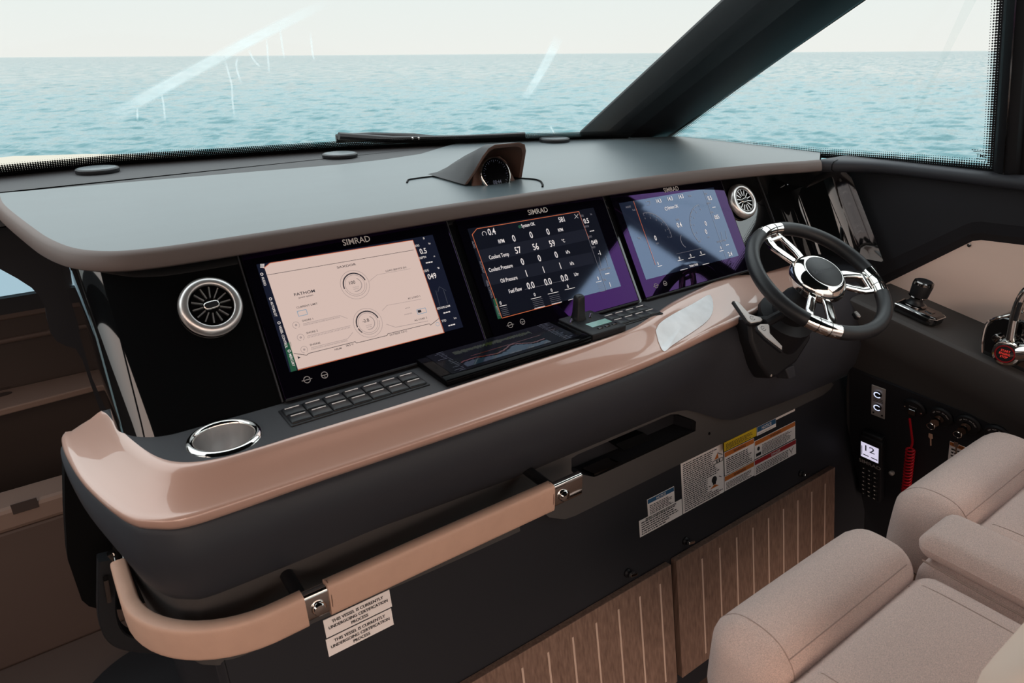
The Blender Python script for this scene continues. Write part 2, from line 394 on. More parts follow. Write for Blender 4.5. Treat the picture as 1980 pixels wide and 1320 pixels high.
# ================================================================== THE SETTING
# ------------------------------------------------------------------ sea
def sea():
    Z = -2.55
    ang = np.concatenate([np.arange(-14, 88, .10), np.arange(88, 346, 2.5)]); ang = np.radians(ang)
    rr = np.concatenate([np.linspace(4, 14.5, 8), 1/np.linspace(1/15, 1/9000, 640)])
    A, Rr = np.meshgrid(ang, rr); X = Rr*np.sin(A); Y = Rr*np.cos(A); H = np.zeros_like(X)
    rng = np.random.RandomState(3)
    for i in range(70):
        L = .2*np.exp(rng.rand()*2.5); th = R(215)+rng.randn()*.38; k = 2*math.pi/L; ph = rng.rand()*6.28
        amp = (.0066 if L > .6 else .0062)*L**.9*np.clip(1.6-(Rr*Rr*1.1e-4)/L*1.6, 0, 1)
        q = k*(X*math.sin(th)+Y*math.cos(th))+ph
        s = np.sin(q); H += amp*(s+.25*np.cos(2*q))
    na, nr = len(ang), len(rr); V = np.stack([X+CAM[0], Y+CAM[1], H+Z], -1).reshape(-1, 3)
    i = np.arange(nr-1)[:, None]*na; j = np.arange(na)[None, :]; j2 = (j+1) % na
    Fc = np.stack([i+j, i+j2, i+na+j2, i+na+j], -1).reshape(-1, 4)[:, ::-1]
    me = bpy.data.meshes.new('sea'); me.vertices.add(len(V)); me.vertices.foreach_set('co', V.ravel())
    me.loops.add(Fc.size); me.loops.foreach_set('vertex_index', Fc.ravel().astype(np.int32))
    me.polygons.add(len(Fc)); me.polygons.foreach_set('loop_start', np.arange(0, Fc.size, 4, dtype=np.int32))
    me.polygons.foreach_set('use_smooth', np.ones(len(Fc), bool)); me.update(calc_edges=True)
    m = bpy.data.materials.new('sea_water'); m.use_nodes = True; t = m.node_tree; b = t.nodes['Principled BSDF']
    b.inputs['Base Color'].default_value = (.045, .155, .18, 1); b.inputs['Roughness'].default_value = .06; b.inputs['IOR'].default_value = 1.4
    b.inputs['Specular IOR Level'].default_value = .5
    tcn = t.nodes.new('ShaderNodeTexCoord'); prev = None
    for sc, st, dist, stretch in ((.5, .5, .22, (1, 4, 1)), (2.4, .35, .04, (1, 3, 1))):
        mp = t.nodes.new('ShaderNodeMapping'); mp.inputs['Scale'].default_value = stretch; mp.inputs['Rotation'].default_value = (0, 0, R(36))
        t.links.new(tcn.outputs['Object'], mp.inputs[0])
        n = t.nodes.new('ShaderNodeTexNoise'); n.inputs['Scale'].default_value = sc; n.inputs['Detail'].default_value = 4; n.inputs['Roughness'].default_value = .6
        t.links.new(mp.outputs[0], n.inputs['Vector']); bp = t.nodes.new('ShaderNodeBump'); bp.inputs['Strength'].default_value = st; bp.inputs['Distance'].default_value = dist
        t.links.new(n.outputs['Fac'], bp.inputs['Height'])
        if prev: t.links.new(prev.outputs[0], bp.inputs['Normal'])
        prev = bp
    # ripples too fine for the mesh: scatter of facet slopes, wider where the mesh runs flat far out
    mp = t.nodes.new('ShaderNodeMapping'); mp.inputs['Scale'].default_value = (.35, 1.3, 1); mp.inputs['Rotation'].default_value = (0, 0, R(36)); t.links.new(tcn.outputs['Object'], mp.inputs[0])
    nz = t.nodes.new('ShaderNodeTexNoise'); nz.inputs['Scale'].default_value = 1.0; nz.inputs['Detail'].default_value = 3; t.links.new(mp.outputs[0], nz.inputs['Vector'])
    sb = t.nodes.new('ShaderNodeVectorMath'); sb.operation = 'SUBTRACT'; sb.inputs[1].default_value = (.5, .5, .5); t.links.new(nz.outputs['Color'], sb.inputs[0])
    ge = t.nodes.new('ShaderNodeNewGeometry'); ln = t.nodes.new('ShaderNodeVectorMath'); ln.operation = 'LENGTH'; t.links.new(ge.outputs['Position'], ln.inputs[0])
    mr = t.nodes.new('ShaderNodeMapRange'); mr.inputs['From Min'].default_value = 25; mr.inputs['From Max'].default_value = 160; mr.inputs['To Min'].default_value = .5; mr.inputs['To Max'].default_value = 4.0
    t.links.new(ln.outputs['Value'], mr.inputs[0])
    sl_ = t.nodes.new('ShaderNodeVectorMath'); sl_.operation = 'SCALE'; t.links.new(sb.outputs[0], sl_.inputs[0]); t.links.new(mr.outputs[0], sl_.inputs['Scale'])
    ml = t.nodes.new('ShaderNodeVectorMath'); ml.operation = 'MULTIPLY'; ml.inputs[1].default_value = (1, 1, 0); t.links.new(sl_.outputs[0], ml.inputs[0])
    ad = t.nodes.new('ShaderNodeVectorMath'); ad.operation = 'ADD'; t.links.new(prev.outputs[0], ad.inputs[0]); t.links.new(ml.outputs[0], ad.inputs[1])
    nn = t.nodes.new('ShaderNodeVectorMath'); nn.operation = 'NORMALIZE'; t.links.new(ad.outputs[0], nn.inputs[0]); t.links.new(nn.outputs[0], b.inputs['Normal'])
    me.materials.append(m); o = bpy.data.objects.new('sea', me); col.objects.link(o)
    o['kind'] = 'stuff'; o['label'] = 'choppy pale teal open sea reaching to the horizon'; o['category'] = 'sea'
sea()

# ------------------------------------------------------------------ windscreen geometry
CX = -.05                                     # centreline of the boat
_h = [(0, 1.20), (.348, 1.15), (.641, 1.108), (.912, 1.023), (1.2, .915), (1.46, .806), (1.70, .62)]
def YB(x): return interp(abs(x-CX), [p[0] for p in _h], [p[1] for p in _h])
ZB = .2165; RAKE = 1.76; TOPZ = .86
def lean(x): return -.35*math.copysign(min(1, abs(x-CX)/1.6)**3, x-CX)
def shield(x, z): return (x+lean(x)*(z-ZB), YB(x)-RAKE*(z-ZB), z)
def on_shield(px_, py_, off=0.0):
    x = .3; z = .4
    for _ in range(25):
        n = (0, 1, RAKE); P = on(px_, py_, (0, YB(x)-off, ZB), n); z = P[2]; x = P[0]-lean(x)*(z-ZB)
    return P
def strip_uv(rows, name, m, parent, uvs):
    """two-row strips with uv layers {layer: [[(u,v)..]..]}"""
    b = B().loft(rows); o = b.build(name, m, parent, smooth=False); me = o.data; mcount = len(rows[0])
    for lay, g in uvs.items():
        l = me.uv_layers.new(name=lay)
        for p in me.polygons:
            for li, vi in zip(p.loop_indices, p.vertices): l.data[li].uv = g[vi//mcount][vi % mcount]
    return o
xs = np.linspace(CX-1.55, CX+1.55, 49)
win1 = thing('window_1', '', '', (CX, 1.17, ZB)); del win1['category']; struct(win1, 'large raked windscreen streaked with dried salt')
B().loft([[shield(x, z) for x in xs] for z in np.linspace(ZB-.02, TOPZ, 12)]).build('pane', 'pane_glass', win1)
hz = [-.012, .026, .034]
strip_uv([[tuple(np.array(shield(x, ZB+h))-np.array((0, .006, 0))) for x in xs] for h in hz], 'printed_border', 'frit_dots', win1,
         {'dots': [[(x/.0055, h/.0055) for x in xs] for h in hz], 'band': [[(0, v) for x in xs] for v in (0, .45, 1)]})
def streak(pts, wpx, m, name):
    """a smear lying on the glass: centre line through photo pixels, width in pixels"""
    top, bot, u = [], [], []
    P = smooth_curve([(float(a), float(b)) for a, b in pts], 5); n = len(P)
    for i, (a, b) in enumerate(P):
        d = np.array(P[min(i+1, n-1)])-np.array(P[max(i-1, 0)]); d /= np.linalg.norm(d)+1e-9; nn = np.array([-d[1], d[0]])
        wd = wpx if not isinstance(wpx, tuple) else interp(i/(n-1), [0, 1], wpx)
        top.append(tuple(on_shield(a+nn[0]*wd/2, b+nn[1]*wd/2, .004))); bot.append(tuple(on_shield(a-nn[0]*wd/2, b-nn[1]*wd/2, .004)))
    mid = [tuple((np.array(p)+np.array(q))/2) for p, q in zip(top, bot)]
    U = [i/(n-1) for i in range(n)]
    strip_uv([top, mid, bot], name, m, win1, {'UVMap': [[(u_, v) for u_ in U] for v in (0, .5, 1)]})
streak([(205, 232), (300, 178), (420, 112), (520, 60), (640, 0)], (30, 22), 'salt_smear', 'salt_smear')
streak([(1008, 200), (1040, 150), (1062, 110), (1082, 70)], (16, 24), 'salt_smear', 'salt_smear')
for pts in ([(433, 108), (440, 135), (448, 165), (450, 200), (455, 235)], [(460, 108), (457, 130), (468, 165)], [(480, 95), (490, 115), (505, 132)], [(515, 70), (518, 110), (521, 145)],
            [(310, 175), (316, 200), (320, 240)], [(265, 205), (266, 235)], [(540, 45), (546, 90), (550, 115)], [(600, 60), (604, 100), (608, 118)], [(1062, 240), (1070, 255), (1074, 262)]):
    streak(pts, 4.5, 'salt_drip', 'salt_drip')
# side window on the leaning starboard side
SN = Vector((1, 0, .35)).normalized()
def side(y, z, off=0.0): return (1.7-.35*(z-.2)-off, y, z)
def on_side(a, b, off=0.0): return on(a, b, (1.7-off, 0, .2), (1, 0, .35))
def side_win(name, poly, label, band=(.034, .034)):
    """poly: (y,z) outline, counter-clockwise seen from inside"""
    wn = thing(name, '', '', side(poly[0][0], poly[0][1])); del wn['category']; struct(wn, label)
    B().add([side(*p) for p in poly], [tuple(range(len(poly)))]).build('pane', 'pane_glass', wn, smooth=False)
    c = Vector((sum(p[0] for p in poly)/len(poly), sum(p[1] for p in poly)/len(poly)))
    n = len(poly); ins = []
    for i in range(n):
        a, p, q = Vector(poly[i-1]), Vector(poly[i]), Vector(poly[(i+1) % n]); d1 = (p-a).normalized(); d2 = (q-p).normalized()
        n1 = Vector((-d1.y, d1.x)); n2 = Vector((-d2.y, d2.x))
        if n1.dot(c-p) < 0: n1, n2 = -n1, -n2
        bis = (n1+n2).normalized(); ins.append(p+bis*band[0]/max(.35, bis.dot(n1)))
    for i in range(n):
        j = (i+1) % n; k = 2
        p, q = Vector(poly[i]), Vector(poly[j]); L = (q-p).length
        rows = [[side(*(p.lerp(ins[i], v)), .006), side(*(q.lerp(ins[j], v)), .006)] for v in (0, .3, 1)]
        u0 = (ins[i]-p).dot((q-p).normalized()); u1 = (ins[j]-p).dot((q-p).normalized())
        d = .0058
        strip_uv(rows, 'printed_border', 'frit_dots', wn, {'dots': [[((u0*v)/d, band[0]*v/d), ((L+(u1-L)*v)/d, band[0]*v/d)] for v in (0, .3, 1)], 'band': [[(0, v), (0, v)] for v in (0, .3, 1)]})
    return wn
pb = on_side(1278, 268); ptp = on_side(1660, 0)
kz = (ptp[1]-pb[1])/(ptp[2]-pb[2])
yj = -.368
win2 = side_win('window_2', [(pb[1]-.02, pb[2]+.001), (.11, .199), (-.11, .209), (yj, .216), (yj+.028, .80), (pb[1]-.03+kz*(.80-pb[2]), .80)], 'starboard side window with dotted black border')
# tiny maker's stamp on the side window, lower corner
st = B(); Ms = FR(on_side(1898, 300, .008), (0, -1, 0), (-.35, 0, 1))
st.text('TMP', .013, Ms @ T(0, -.006), 'C'); st.rect(-.02, .02, .008, .0095, 0, Ms); st.rect(-.012, .012, -.011, -.0095, 0, Ms)
for i in range(8): st.rect(-.024+i*.006, -.02+i*.006, .0115, .0135, 0, Ms)
st.build('glass_stamp', 'label_black', win2, smooth=False)
side_win('window_3', [(-.422, .216), (-1.9, .216), (-1.9, .84), (-.94, .755), (-.40, .645)], 'aft starboard side window behind the helm seats')

# windscreen pillar (trim_1), jamb (trim_2), roof
def barloft(rows, name, m): return B().loft(rows, cv=True, cap=True).build(name, m, None, fix=True, bevel=.012)
lb = on(1133, 268, (1.5, 0, .2), (1, 0, .35)); k2 = -1.776
rows = []
for z in (.185, .30, .45, .62, .86):
    o = (z-.2)
    pr_ = np.array(side(pb[1]+kz*(z-pb[2]), z)); pl_ = np.array((1.5-.35*o, lb[1]+k2*o, z))
    rows.append([tuple(pl_+(0.0, .03, .03)), tuple(pl_+(-.0, 0, 0)), tuple(pl_*.8+pr_*.2+(-.035, -.05, 0)), tuple(pl_*.3+pr_*.7+(-.05, -.055, 0)), tuple(pr_+(-.012, -.03, 0)), tuple(pr_+(.02, -.03, .02)), tuple(pl_*.4+pr_*.6+(.06, .07, .05))])
struct(barloft(rows, 'trim_1', 'matte_black'), 'broad black diagonal windscreen pillar')
jb = [[side(yj+.028*(z-.22)/.58+d, z, o) for d, o in ((.006, -.03), (.006, .012), (-.016, .03), (-.040, .03), (-.055, .012), (-.055, -.03))] for z in (.19, .5, .86)]
struct(barloft(jb, 'trim_2', 'matte_black'), 'upright black jamb aft of the side window')
jl = B().loft([[side(yj+.028*(z-.22)/.58+d, z, .0315) for d in (-.026, -.029)] for z in (.2, .5, .85)]).build('trim_3', 'dark_chrome', None)
struct(jl, 'thin metal bead on the window jamb')
hd = B(); hl = [(-.33, .63), (-.40, .645), (-.94, .755), (-1.9, .84)]
hd.loft([[side(y, z, .02) for y, z in hl], [side(y, .875, .02) for y, z in hl], [side(y, .875, -.03) for y, z in hl], [side(y, z, -.03) for y, z in hl]], cu=True)
struct(hd.build('trim_9', 'matte_black', None, smooth=False), 'dark header above the aft side window')
# roof panel with dark lining, port pillars and port side
rp = [(x, shield(x, TOPZ)[1]+.02) for x in np.linspace(CX-1.5, CX+1.5, 21)]; rp = [(p[0]*.985, p[1]) for p in rp]
struct(B().prism(rp+[(1.46, -2.7), (-1.56, -2.7)], TOPZ-.01, TOPZ+.07).build('ceiling', 'headliner', None, smooth=False), 'dark lined cabin roof')
pw = B()
pw.box(-1.86, -1.80, -3.2, 1.0, FZ, .2)
struct(pw.build('wall_port', 'cabin_tan', None, smooth=False), 'port cabin side below the windows')
for i, y0 in enumerate((-.45, -1.95)):
    b = B().loft([[(-1.8+.35*(z-.2)+dx, y0+dy, z) for dx, dy in ((-.02, 0), (.03, 0), (.03, -.08), (-.02, -.08))] for z in (.2, TOPZ)], cv=True, cap=True)
    struct(b.build('trim_%d' % (4+i), 'matte_black', None, smooth=False), 'port window post')
b = B().loft([[tuple(np.array((CX-(1.55-.35*(z-.2)), .9+k2*(z-.2), z))+np.array(d)) for d in ((0, .03, .03), (.03, -.04, 0), (-.15, -.2, 0), (-.2, -.18, .03))] for z in (.185, .5, TOPZ)], cv=True, cap=True)
struct(b.build('trim_6', 'matte_black', None, smooth=False), 'port windscreen pillar')
b = B().loft([[side(-1.92+d, z, o) for d, o in ((0, -.03), (0, .03), (-.1, .03), (-.1, -.03))] for z in (.19, .86)], cv=True, cap=True)
struct(b.build('trim_7', 'matte_black', None, smooth=False), 'aft starboard window post')
struct(B().box(-1.86, 1.9, -3.2, 2.0, FZ-.05, FZ).build('floor', 'floor_teak', None, smooth=False), 'brown cabin floor')
# bow deck outside the glass
fd = [(-2.0, 1.0)]+[(x, y) for x, y in ((-1.6, 1.9), (-.9, 2.55), (-.276, 2.68), (.0, 2.55), (.28, 2.28), (.7, 1.85), (1.2, 1.35), (1.6, .95), (1.9, .4))]+[(1.80, .35), (1.5, .95), (.9, 1.12), (.3, 1.2), (-.3, 1.24), (-1.0, 1.12), (-1.7, .9)]
tag(B().prism(fd, .02, .10).build('foredeck', 'deck_white', None, smooth=False, bevel=.02), 'cream bow deck seen through the windscreen at far left', 'deck')
# wiper outside
wp = thing('windscreen_wiper', 'black windscreen wiper lying along the bottom of the glass', 'wiper', on_shield(905, 272, -.05))
a = on_shield(655, 263, -.04); b2 = on_shield(1015, 262, -.04)
B().tube([a, on_shield(760, 270, -.05), on_shield(900, 268, -.05), b2], .012, 8).build('wiper_blade', 'rubber_black', wp)
B().tube([on_shield(650, 268, -.07), on_shield(720, 264, -.08), on_shield(800, 266, -.08), on_shield(900, 276, -.07)], .014, 8).build('wiper_arm', 'matte_black', wp)
b = B()
for q in (797, 809): b.lathe([(.004, 0), (.004, .004), (.001, .006)], Matrix.Translation(on_shield(q, 268, .0)) @ Matrix.Rotation(R(60), 4, 'X'), 8)
b.build('rivet', 'chrome', wp)

# ================================================================== HELM CONSOLE
TH = .565842; U3 = Vector((0, math.sin(TH), math.cos(TH))); N3 = Vector((0, -math.cos(TH), math.sin(TH)))
SW, SH, PITCHX = .345, .194, .426325
DM = [FR((k*PITCHX, 0, 0), (1, 0, 0), U3, N3) for k in range(3)]
SZ = -.042                                               # top of the control shelf
con = thing('helm_console', 'dark grey helm console with rose band and padded dashboard', 'console', (.7, .3, FZ))
con['_loc'] = (0.0, 0.0, 0.0); con.location = (0, 0, 0)
# ---- dashboard top
KS = (CAM[2]-ZB)/(CAM[2]-.205)
def ks(p): return (CAM[0]+(p[0]-CAM[0])*KS, CAM[1]+(p[1]-CAM[1])*KS)     # outline read at z = .205, carried to ZB
lip = smooth_curve([ks(p) for p in [(-.34, .917), (-.333, .739), (-.297, .458), (-.274, .32), (-.245, .228), (-.202, .178), (-.15, .160), (-.08, .156), (.05, .158), (.193, .163), (.605, .169), (.991, .160), (1.227, .143), (1.412, .113), (1.536, .079), (1.615, .060)]], 6)
far = [(1.68, .10), (1.695, .4), (1.68, .66), (1.48, .862), (1.246, .976), (.997, 1.071), (.904, 1.007), (.759, .902), (.61, .861), (.471, .849), (.025, .89)]
far = far[:3]+[ks(p) for p in far[3:]]
pad = [(x, y) for x, y in lip]+far
B().prism(pad, .185, ZB).build('dash_top', 'dash_pad', con, smooth=False, fix=True)
rear = [(-.34, .80), (1.69, .10), (1.70, .66), (1.5, .82)]+[(x, YB(x)+.02) for x in np.linspace(1.4, -1.6, 16)]+[(-1.6, .80)]
B().prism(rear, .15, ZB-.006).build('dash_rear', 'dash_rear', con, smooth=False, fix=True)
rows = []
for i, (x, y) in enumerate(lip):
    a = np.array(lip[max(i-1, 0)]); c = np.array(lip[min(i+1, len(lip)-1)]); d = (c-a)/np.linalg.norm(c-a); n = np.array((d[1], -d[0]))
    row = []
    for off, z in ((-.002, ZB+.0006), (.004, ZB-.001), (.009, ZB-.006), (.014, ZB-.022), (.0135, ZB-.027), (.009, ZB-.030), (-.008, ZB-.033), (-.03, ZB-.034)):
        q = np.array((x, y))+n*off; row.append((q[0], q[1], z))
    rows.append(row)
B().loft(rows).build('dash_lip', 'dash_lip', con, angle=50)
# groove round the instrument hood
g = [onz(a, b, ZB+.0008) for a, b in ((787, 353), (790, 348), (803, 345.5), (826, 342.5), (870, 338), (930, 334), (1000, 344), (1030, 346.5), (1044, 350), (1049, 356), (1049, 361))]
B().tube([tuple(p) for p in smooth_curve(g, 4)], .0025, 6).build('dash_groove', 'deep_black', con)
# ---- glossy instrument fascia: flat between the displays, wrapping forward at the port end and aft at the starboard end
pl = []
for i in range(13):
    t = i/12*math.pi/2; pl.append((-.185-.078*math.sin(t), .085*(1-math.cos(t))))
pl = [(-.268, .30), (-.266, .2)]+pl[::-1]
pl = [(-.270, .34), (-.267, .22), (-.264, .13)]+[(-.185-.078*math.sin(i/12*math.pi/2), .085*(1-math.cos(i/12*math.pi/2))) for i in range(12, -1, -1)]
pr2 = smooth_curve([(1.40, 0), (1.43, .003), (1.47, .012), (1.52, .022), (1.565, .018), (1.60, -.012), (1.625, -.06), (1.64, -.14)], 5)
plan = pl+[(x, 0) for x in (-.1, .3, .7, 1.1)]+pr2
rows = []
for v in np.linspace(-.062, .236, 9):
    rows.append([(x, y+v*U3.y+.004, v*U3.z-.002) for x, y in plan])
B().loft(rows[::-1]).build('fascia', 'gloss_black', con, angle=60)
# seams between fascia modules
for xx in (-.024, .388, .8145, 1.241, 1.40):
    B().box(xx-.0008, xx+.0008, -.045, .222, -.004, .0002, FR((0, 0, 0), (1, 0, 0), U3, N3)).build('fascia_seam', 'shelf_grey', con, smooth=False)
# ---- control shelf and rose band
Tp = [(-.274, .130), (-.268, .112), (-.261, .064), (-.249, -.001), (-.229, -.073), (-.202, -.115), (-.158, -.136), (-.101, -.141), (-.021, -.141), (.155, -.144), (.376, -.140), (.646, -.134), (.755, -.109), (.877, -.068), (1.038, -.032), (1.195, -.001), (1.309, .017), (1.424, .024)]
Bp = [(-.332, .188), (-.338, .168), (-.336, .104), (-.32, -.004), (-.287, -.119), (-.255, -.16), (-.219, -.179), (-.151, -.183), (-.043, -.183), (.154, -.188), (.375, -.192), (.595, -.193), (.74, -.184), (.892, -.166), (1.079, -.142), (1.232, -.122), (1.396, -.094), (1.549, -.065)]
Ts = smooth_curve(Tp, 5); Bs = smooth_curve(Bp, 5)
shelf = [(x, y) for x, y in Ts]+[(1.45, .06), (-.2, .06), (-.262, .13)]
def poly_inset(p): return p
cupc = onz(434, 846, SZ); cup_c = (cupc[0], cupc[1])
hole = [(cup_c[0]+.050*math.cos(2*math.pi*i/28), cup_c[1]+.050*math.sin(2*math.pi*i/28)) for i in range(28)]
B().prism(shelf, SZ-.012, SZ, holes=[hole]).build('control_shelf', 'shelf_grey', con, smooth=False)
rows = []
for (tx, ty), (bx, by) in zip(Ts, Bs):
    t3 = np.array((tx, ty, SZ)); b3 = np.array((bx, by, -.100)); d = b3-t3
    out = np.array((bx-tx, by-ty, 0)); out /= np.linalg.norm(out)+1e-9; up = np.array((0, 0, 1.))
    nrm = np.cross(np.cross(d, up), d); nrm /= np.linalg.norm(nrm)+1e-9
    if nrm[2] < 0: nrm = -nrm
    kk = interp(tx, [-.262, -.21], [.15, 1]) if ty > -.12 else 1
    row = [t3-up*.004-out*.001, t3+up*.0015*kk, t3+d*.03+nrm*.0045*kk, t3+d*.10+nrm*.0065*kk, t3+d*.19+nrm*.006*kk, t3+d*.30+nrm*.0035*kk, t3+d*.55+nrm*.0025, t3+d*.80+nrm*.0035, t3+d*.875+nrm*.0065, t3+d*.92+nrm*.0085, t3+d*.97+nrm*.007, b3+nrm*.001-up*.002, b3-up*.007-out*.002, b3-up*.010-out*.010]
    rows.append([tuple(p) for p in row])
rows_b = rows
B().loft(rows).build('rose_band', 'rose_band', con, angle=75)
# ---- pale protective film on the swept part of the band
# ---- body under the band
def zbot(x): return interp(x, [-.4, .05, .36, .84, .90, 1.0, 1.06, 1.10, 1.55, 1.7], [-.258, -.258, -.289, -.289, -.302, -.356, -.374, -.377, -.394, -.394])
LPN = Vector((0, -1, .175)).normalized(); LPU = Vector((0, .175, 1)).normalized()
LP = FR((0, -.1+.035, 0), (1, 0, 0), LPU, LPN)            # lower front plane through y=-.1 at z=-.2
def ylp(z): return -.1+.175*(z+.2)
Bb = smooth_curve(Bp[:15]+[(1.24, -.140), (1.40, -.140), (1.58, -.140)], 5)
rows = []
nB = len(Bb)
def offs(P, i):
    a = np.array(P[max(i-1, 0)]); c = np.array(P[min(i+1, len(P)-1)]); d = (c-a)/np.linalg.norm(c-a); return np.array((d[1], -d[0]))
for i, (bx, by) in enumerate(Bb):
    n = offs(Bb, i); zb = zbot(bx)
    k = 0 if by < -.1 or bx > 0 else min(1, (by+.1)/.27)
    zb = zb*(1-k)+(-.125)*k
    pod = interp(bx, [.9, 1.0, 1.15, 1.3], [0, .015, .05, .06])
    row = []
    tgt = interp(bx, [.05, .36], [-.153, ylp(zb)-.016])
    if bx > 1.0: row.append((bx, interp(bx, [p[0] for p in Bs[20:]], [p[1] for p in Bs[20:]])+.01, -.106))
    else: row.append((bx-n[0]*.012, by-n[1]*.012, -.106))
    for t, o in ((0, -.010), (.02, -.004), (.06, .0), (.18, .006), (.38, .007), (.6, -.004), (.8, -.024), (.92, -.044), (.98, -.058), (1, -.066)):
        z = -.108+(zb+.108)*t
        if bx > -.10:
            full = by-tgt; oo = -(max(0, t-.42)/.58)**1.5*abs(full) if t > .42 else o
            oo = min(o, oo) if t < .5 else oo
        else: oo = o if o > 0 else o*.46
        oo += pod*math.sin(math.pi*min(1, t*.85))**.8 if pod else 0
        q = np.array((bx, by))+n*oo; row.append((q[0], q[1], z))
    q = np.array((bx, by))+n*(oo-.05); row.append((q[0], q[1], zb+.004))
    rows.append(row)
B().loft(rows).build('console_body', 'body_grey', con, angle=60)
B().box(1.38, 1.70, -.13, .12, -.16, -.085).build('console_end', 'body_grey', con, smooth=False, bevel=.01)
# grey tier and black kick front wrapping the rounded port corner
rows = []
for z in np.linspace(-.245, -.41, 6):
    row = []
    for i, p in enumerate(Bb):
        if p[0] > .42 or (p[0] < -.2 and p[1] > .08): continue
        o1 = .030+.016*(-.245-z)/.165; o2 = abs(p[1])-abs(ylp(z)-.0125); k = interp(p[0], [.05, .34], [0, 1])
        row.append(tuple((np.array(p)-offs(Bb, i)*(o1*(1-k)+o2*k)).tolist()+[z]))
    rows.append(row)
B().loft(rows).build('corner_panel', 'panel_grey', con, angle=60)
# ---- grey switch panel with a pocket cut into it
def lp(a, b, off=.012): return uv(LP, a, b, off)
outl = [lp(*p) for p in ((1045, 985), (1062, 1000), (1080, 1002.5), (1093, 1003.5), (1112, 997), (1317, 896), (1399, 856), (1461, 827), (1537, 790), (1591, 764), (1606, 752), (1612, 743), (1604, 736), (1584, 729))]
zt = -.25
outl = [(.32, -.40), (.345, -.402)]+outl+[(1.5, zt-.08), (1.1, zt-.08), (1.0, zt), (.32, zt)]
pock = [lp(*p) for p in ((1105, 886), (1105, 910), (1109, 914), (1149, 922), (1160, 918), (1345, 833), (1346, 815), (1340, 811), (1311, 800.5), (1297, 801), (1118, 878))]
B().prism(outl, 0, .012, LP, holes=[pock]).build('switch_panel', 'panel_grey', con, smooth=False)
pk = B(); k = len(pock)
pk.loft([[(p[0], p[1], .0115) for p in pock], [(p[0], p[1], -.06) for p in pock]], LP, cv=True)
pk.add([(p[0], p[1], -.06) for p in pock], [tuple(range(k))], LP)
pk.build('pocket', 'low_black', con, smooth=False)
xm = [lp(*p) for p in ((1215, 868), (1232, 880), (1290, 858), (1270, 845))]
B().prism(xm, -.055, -.03, LP).build('pocket_divider', 'deep_black', con, smooth=False)
xm = [lp(*p) for p in ((1150, 918.5), (1200, 897))]
B().box(xm[0][0], xm[1][0], xm[0][1]-.001, xm[0][1]+.003, -.03, .011, LP).build('pocket_ledge', 'dark_chrome', con, smooth=False)
# screws in the panels
for a, b in ((1085, 873), (1372, 838), (1584, 741), (905, 852)):
    M = LP @ T(*lp(a, b, .013), .012); B().lathe([(.004, 0), (.004, .001), (.0015, .0018)], M, 10).build('screw', 'deep_black', con)
# ---- black lower front and rounded port corner
rows = []
for z in (-.398, -.7, FZ):
    base = [(1.75, ylp(z), z), (1.2, ylp(z), z), (.6, ylp(z), z)]
    arc = [tuple((np.array(p)-offs(Bb, i)*.068).tolist()) for i, p in enumerate(Bb) if p[0] < .4 and not (p[0] < -.2 and p[1] > .02)][::-1]
    rows.append(base+[(x, y+.1+.0+.175*(z+.2)+.0-.0-.001 if False else max(y+.175*(z+.398)+(ylp(-.398)+.178-.068), ylp(z)), z) for x, y in arc]+[(-.255, .5, z), (-.255, .9, z)])
B().loft(rows).build('lower_front', 'low_black', con, angle=50)
# black skirt under the port end of the body
SKM = FR((0, .17, 0), (1, 0, 0), (0, 0, 1), (0, -1, 0))
sk = [uv(SKM, *p) for p in ((124, 885), (126, 1000), (131, 1082), (158, 1160), (172, 1172), (195, 1178), (240, 1178), (330, 1150), (330, 1000), (240, 900), (180, 880))]
B().prism(sk[::-1], -.05, 0, SKM).build('port_skirt', 'deep_black', con, smooth=False)
# inner faces closing the console
B().box(-.22, 1.6, .0, .12, -.40, -.06).build('console_core', 'deep_black', con, smooth=False)
# film on band
flm = [(1267, 640), (1275, 625), (1300, 608), (1340, 587), (1368, 571), (1376, 577), (1378, 600), (1366, 622), (1330, 648), (1300, 668), (1284, 680), (1274, 665)]
def band_pt(a, b):
    # nearest band quad plane along the ray
    best = None
    for i in range(len(rows_b)-1):
        for j in range(2, 10):
            p0, p1, p2 = (np.array(rows_b[i][j]), np.array(rows_b[i+1][j]), np.array(rows_b[i][j+1])); n = np.cross(p1-p0, p2-p0)
            if np.linalg.norm(n) < 1e-12: continue
            P = on(a, b, p0, n); 
            q = P-p0; e1 = p1-p0; e2 = p2-p0; A = np.array([[e1@e1, e1@e2], [e1@e2, e2@e2]]); s = np.linalg.solve(A, np.array([q@e1, q@e2]))
            err = max(0, -s[0])+max(0, s[0]-1)+max(0, -s[1])+max(0, s[1]-1)
            if best is None or err < best[0]: best = (err, P, n/np.linalg.norm(n)*(1 if n[2] > 0 else -1))
    return best[1]+best[2]*.0015

flm = smooth_curve(flm+flm[:1], 4)[:-1]
fp = [tuple(band_pt(*p)) for p in flm]; fc = tuple(np.mean(fp, axis=0)+np.array((0, -.001, .001)))
tag(B().add(fp+[fc], [(i, (i+1) % len(fp), len(fp)) for i in range(len(fp))]).build('protective_film', 'film_white', None, fix=True), 'pale whitish film patch stuck on the rose band below the right display', 'film')

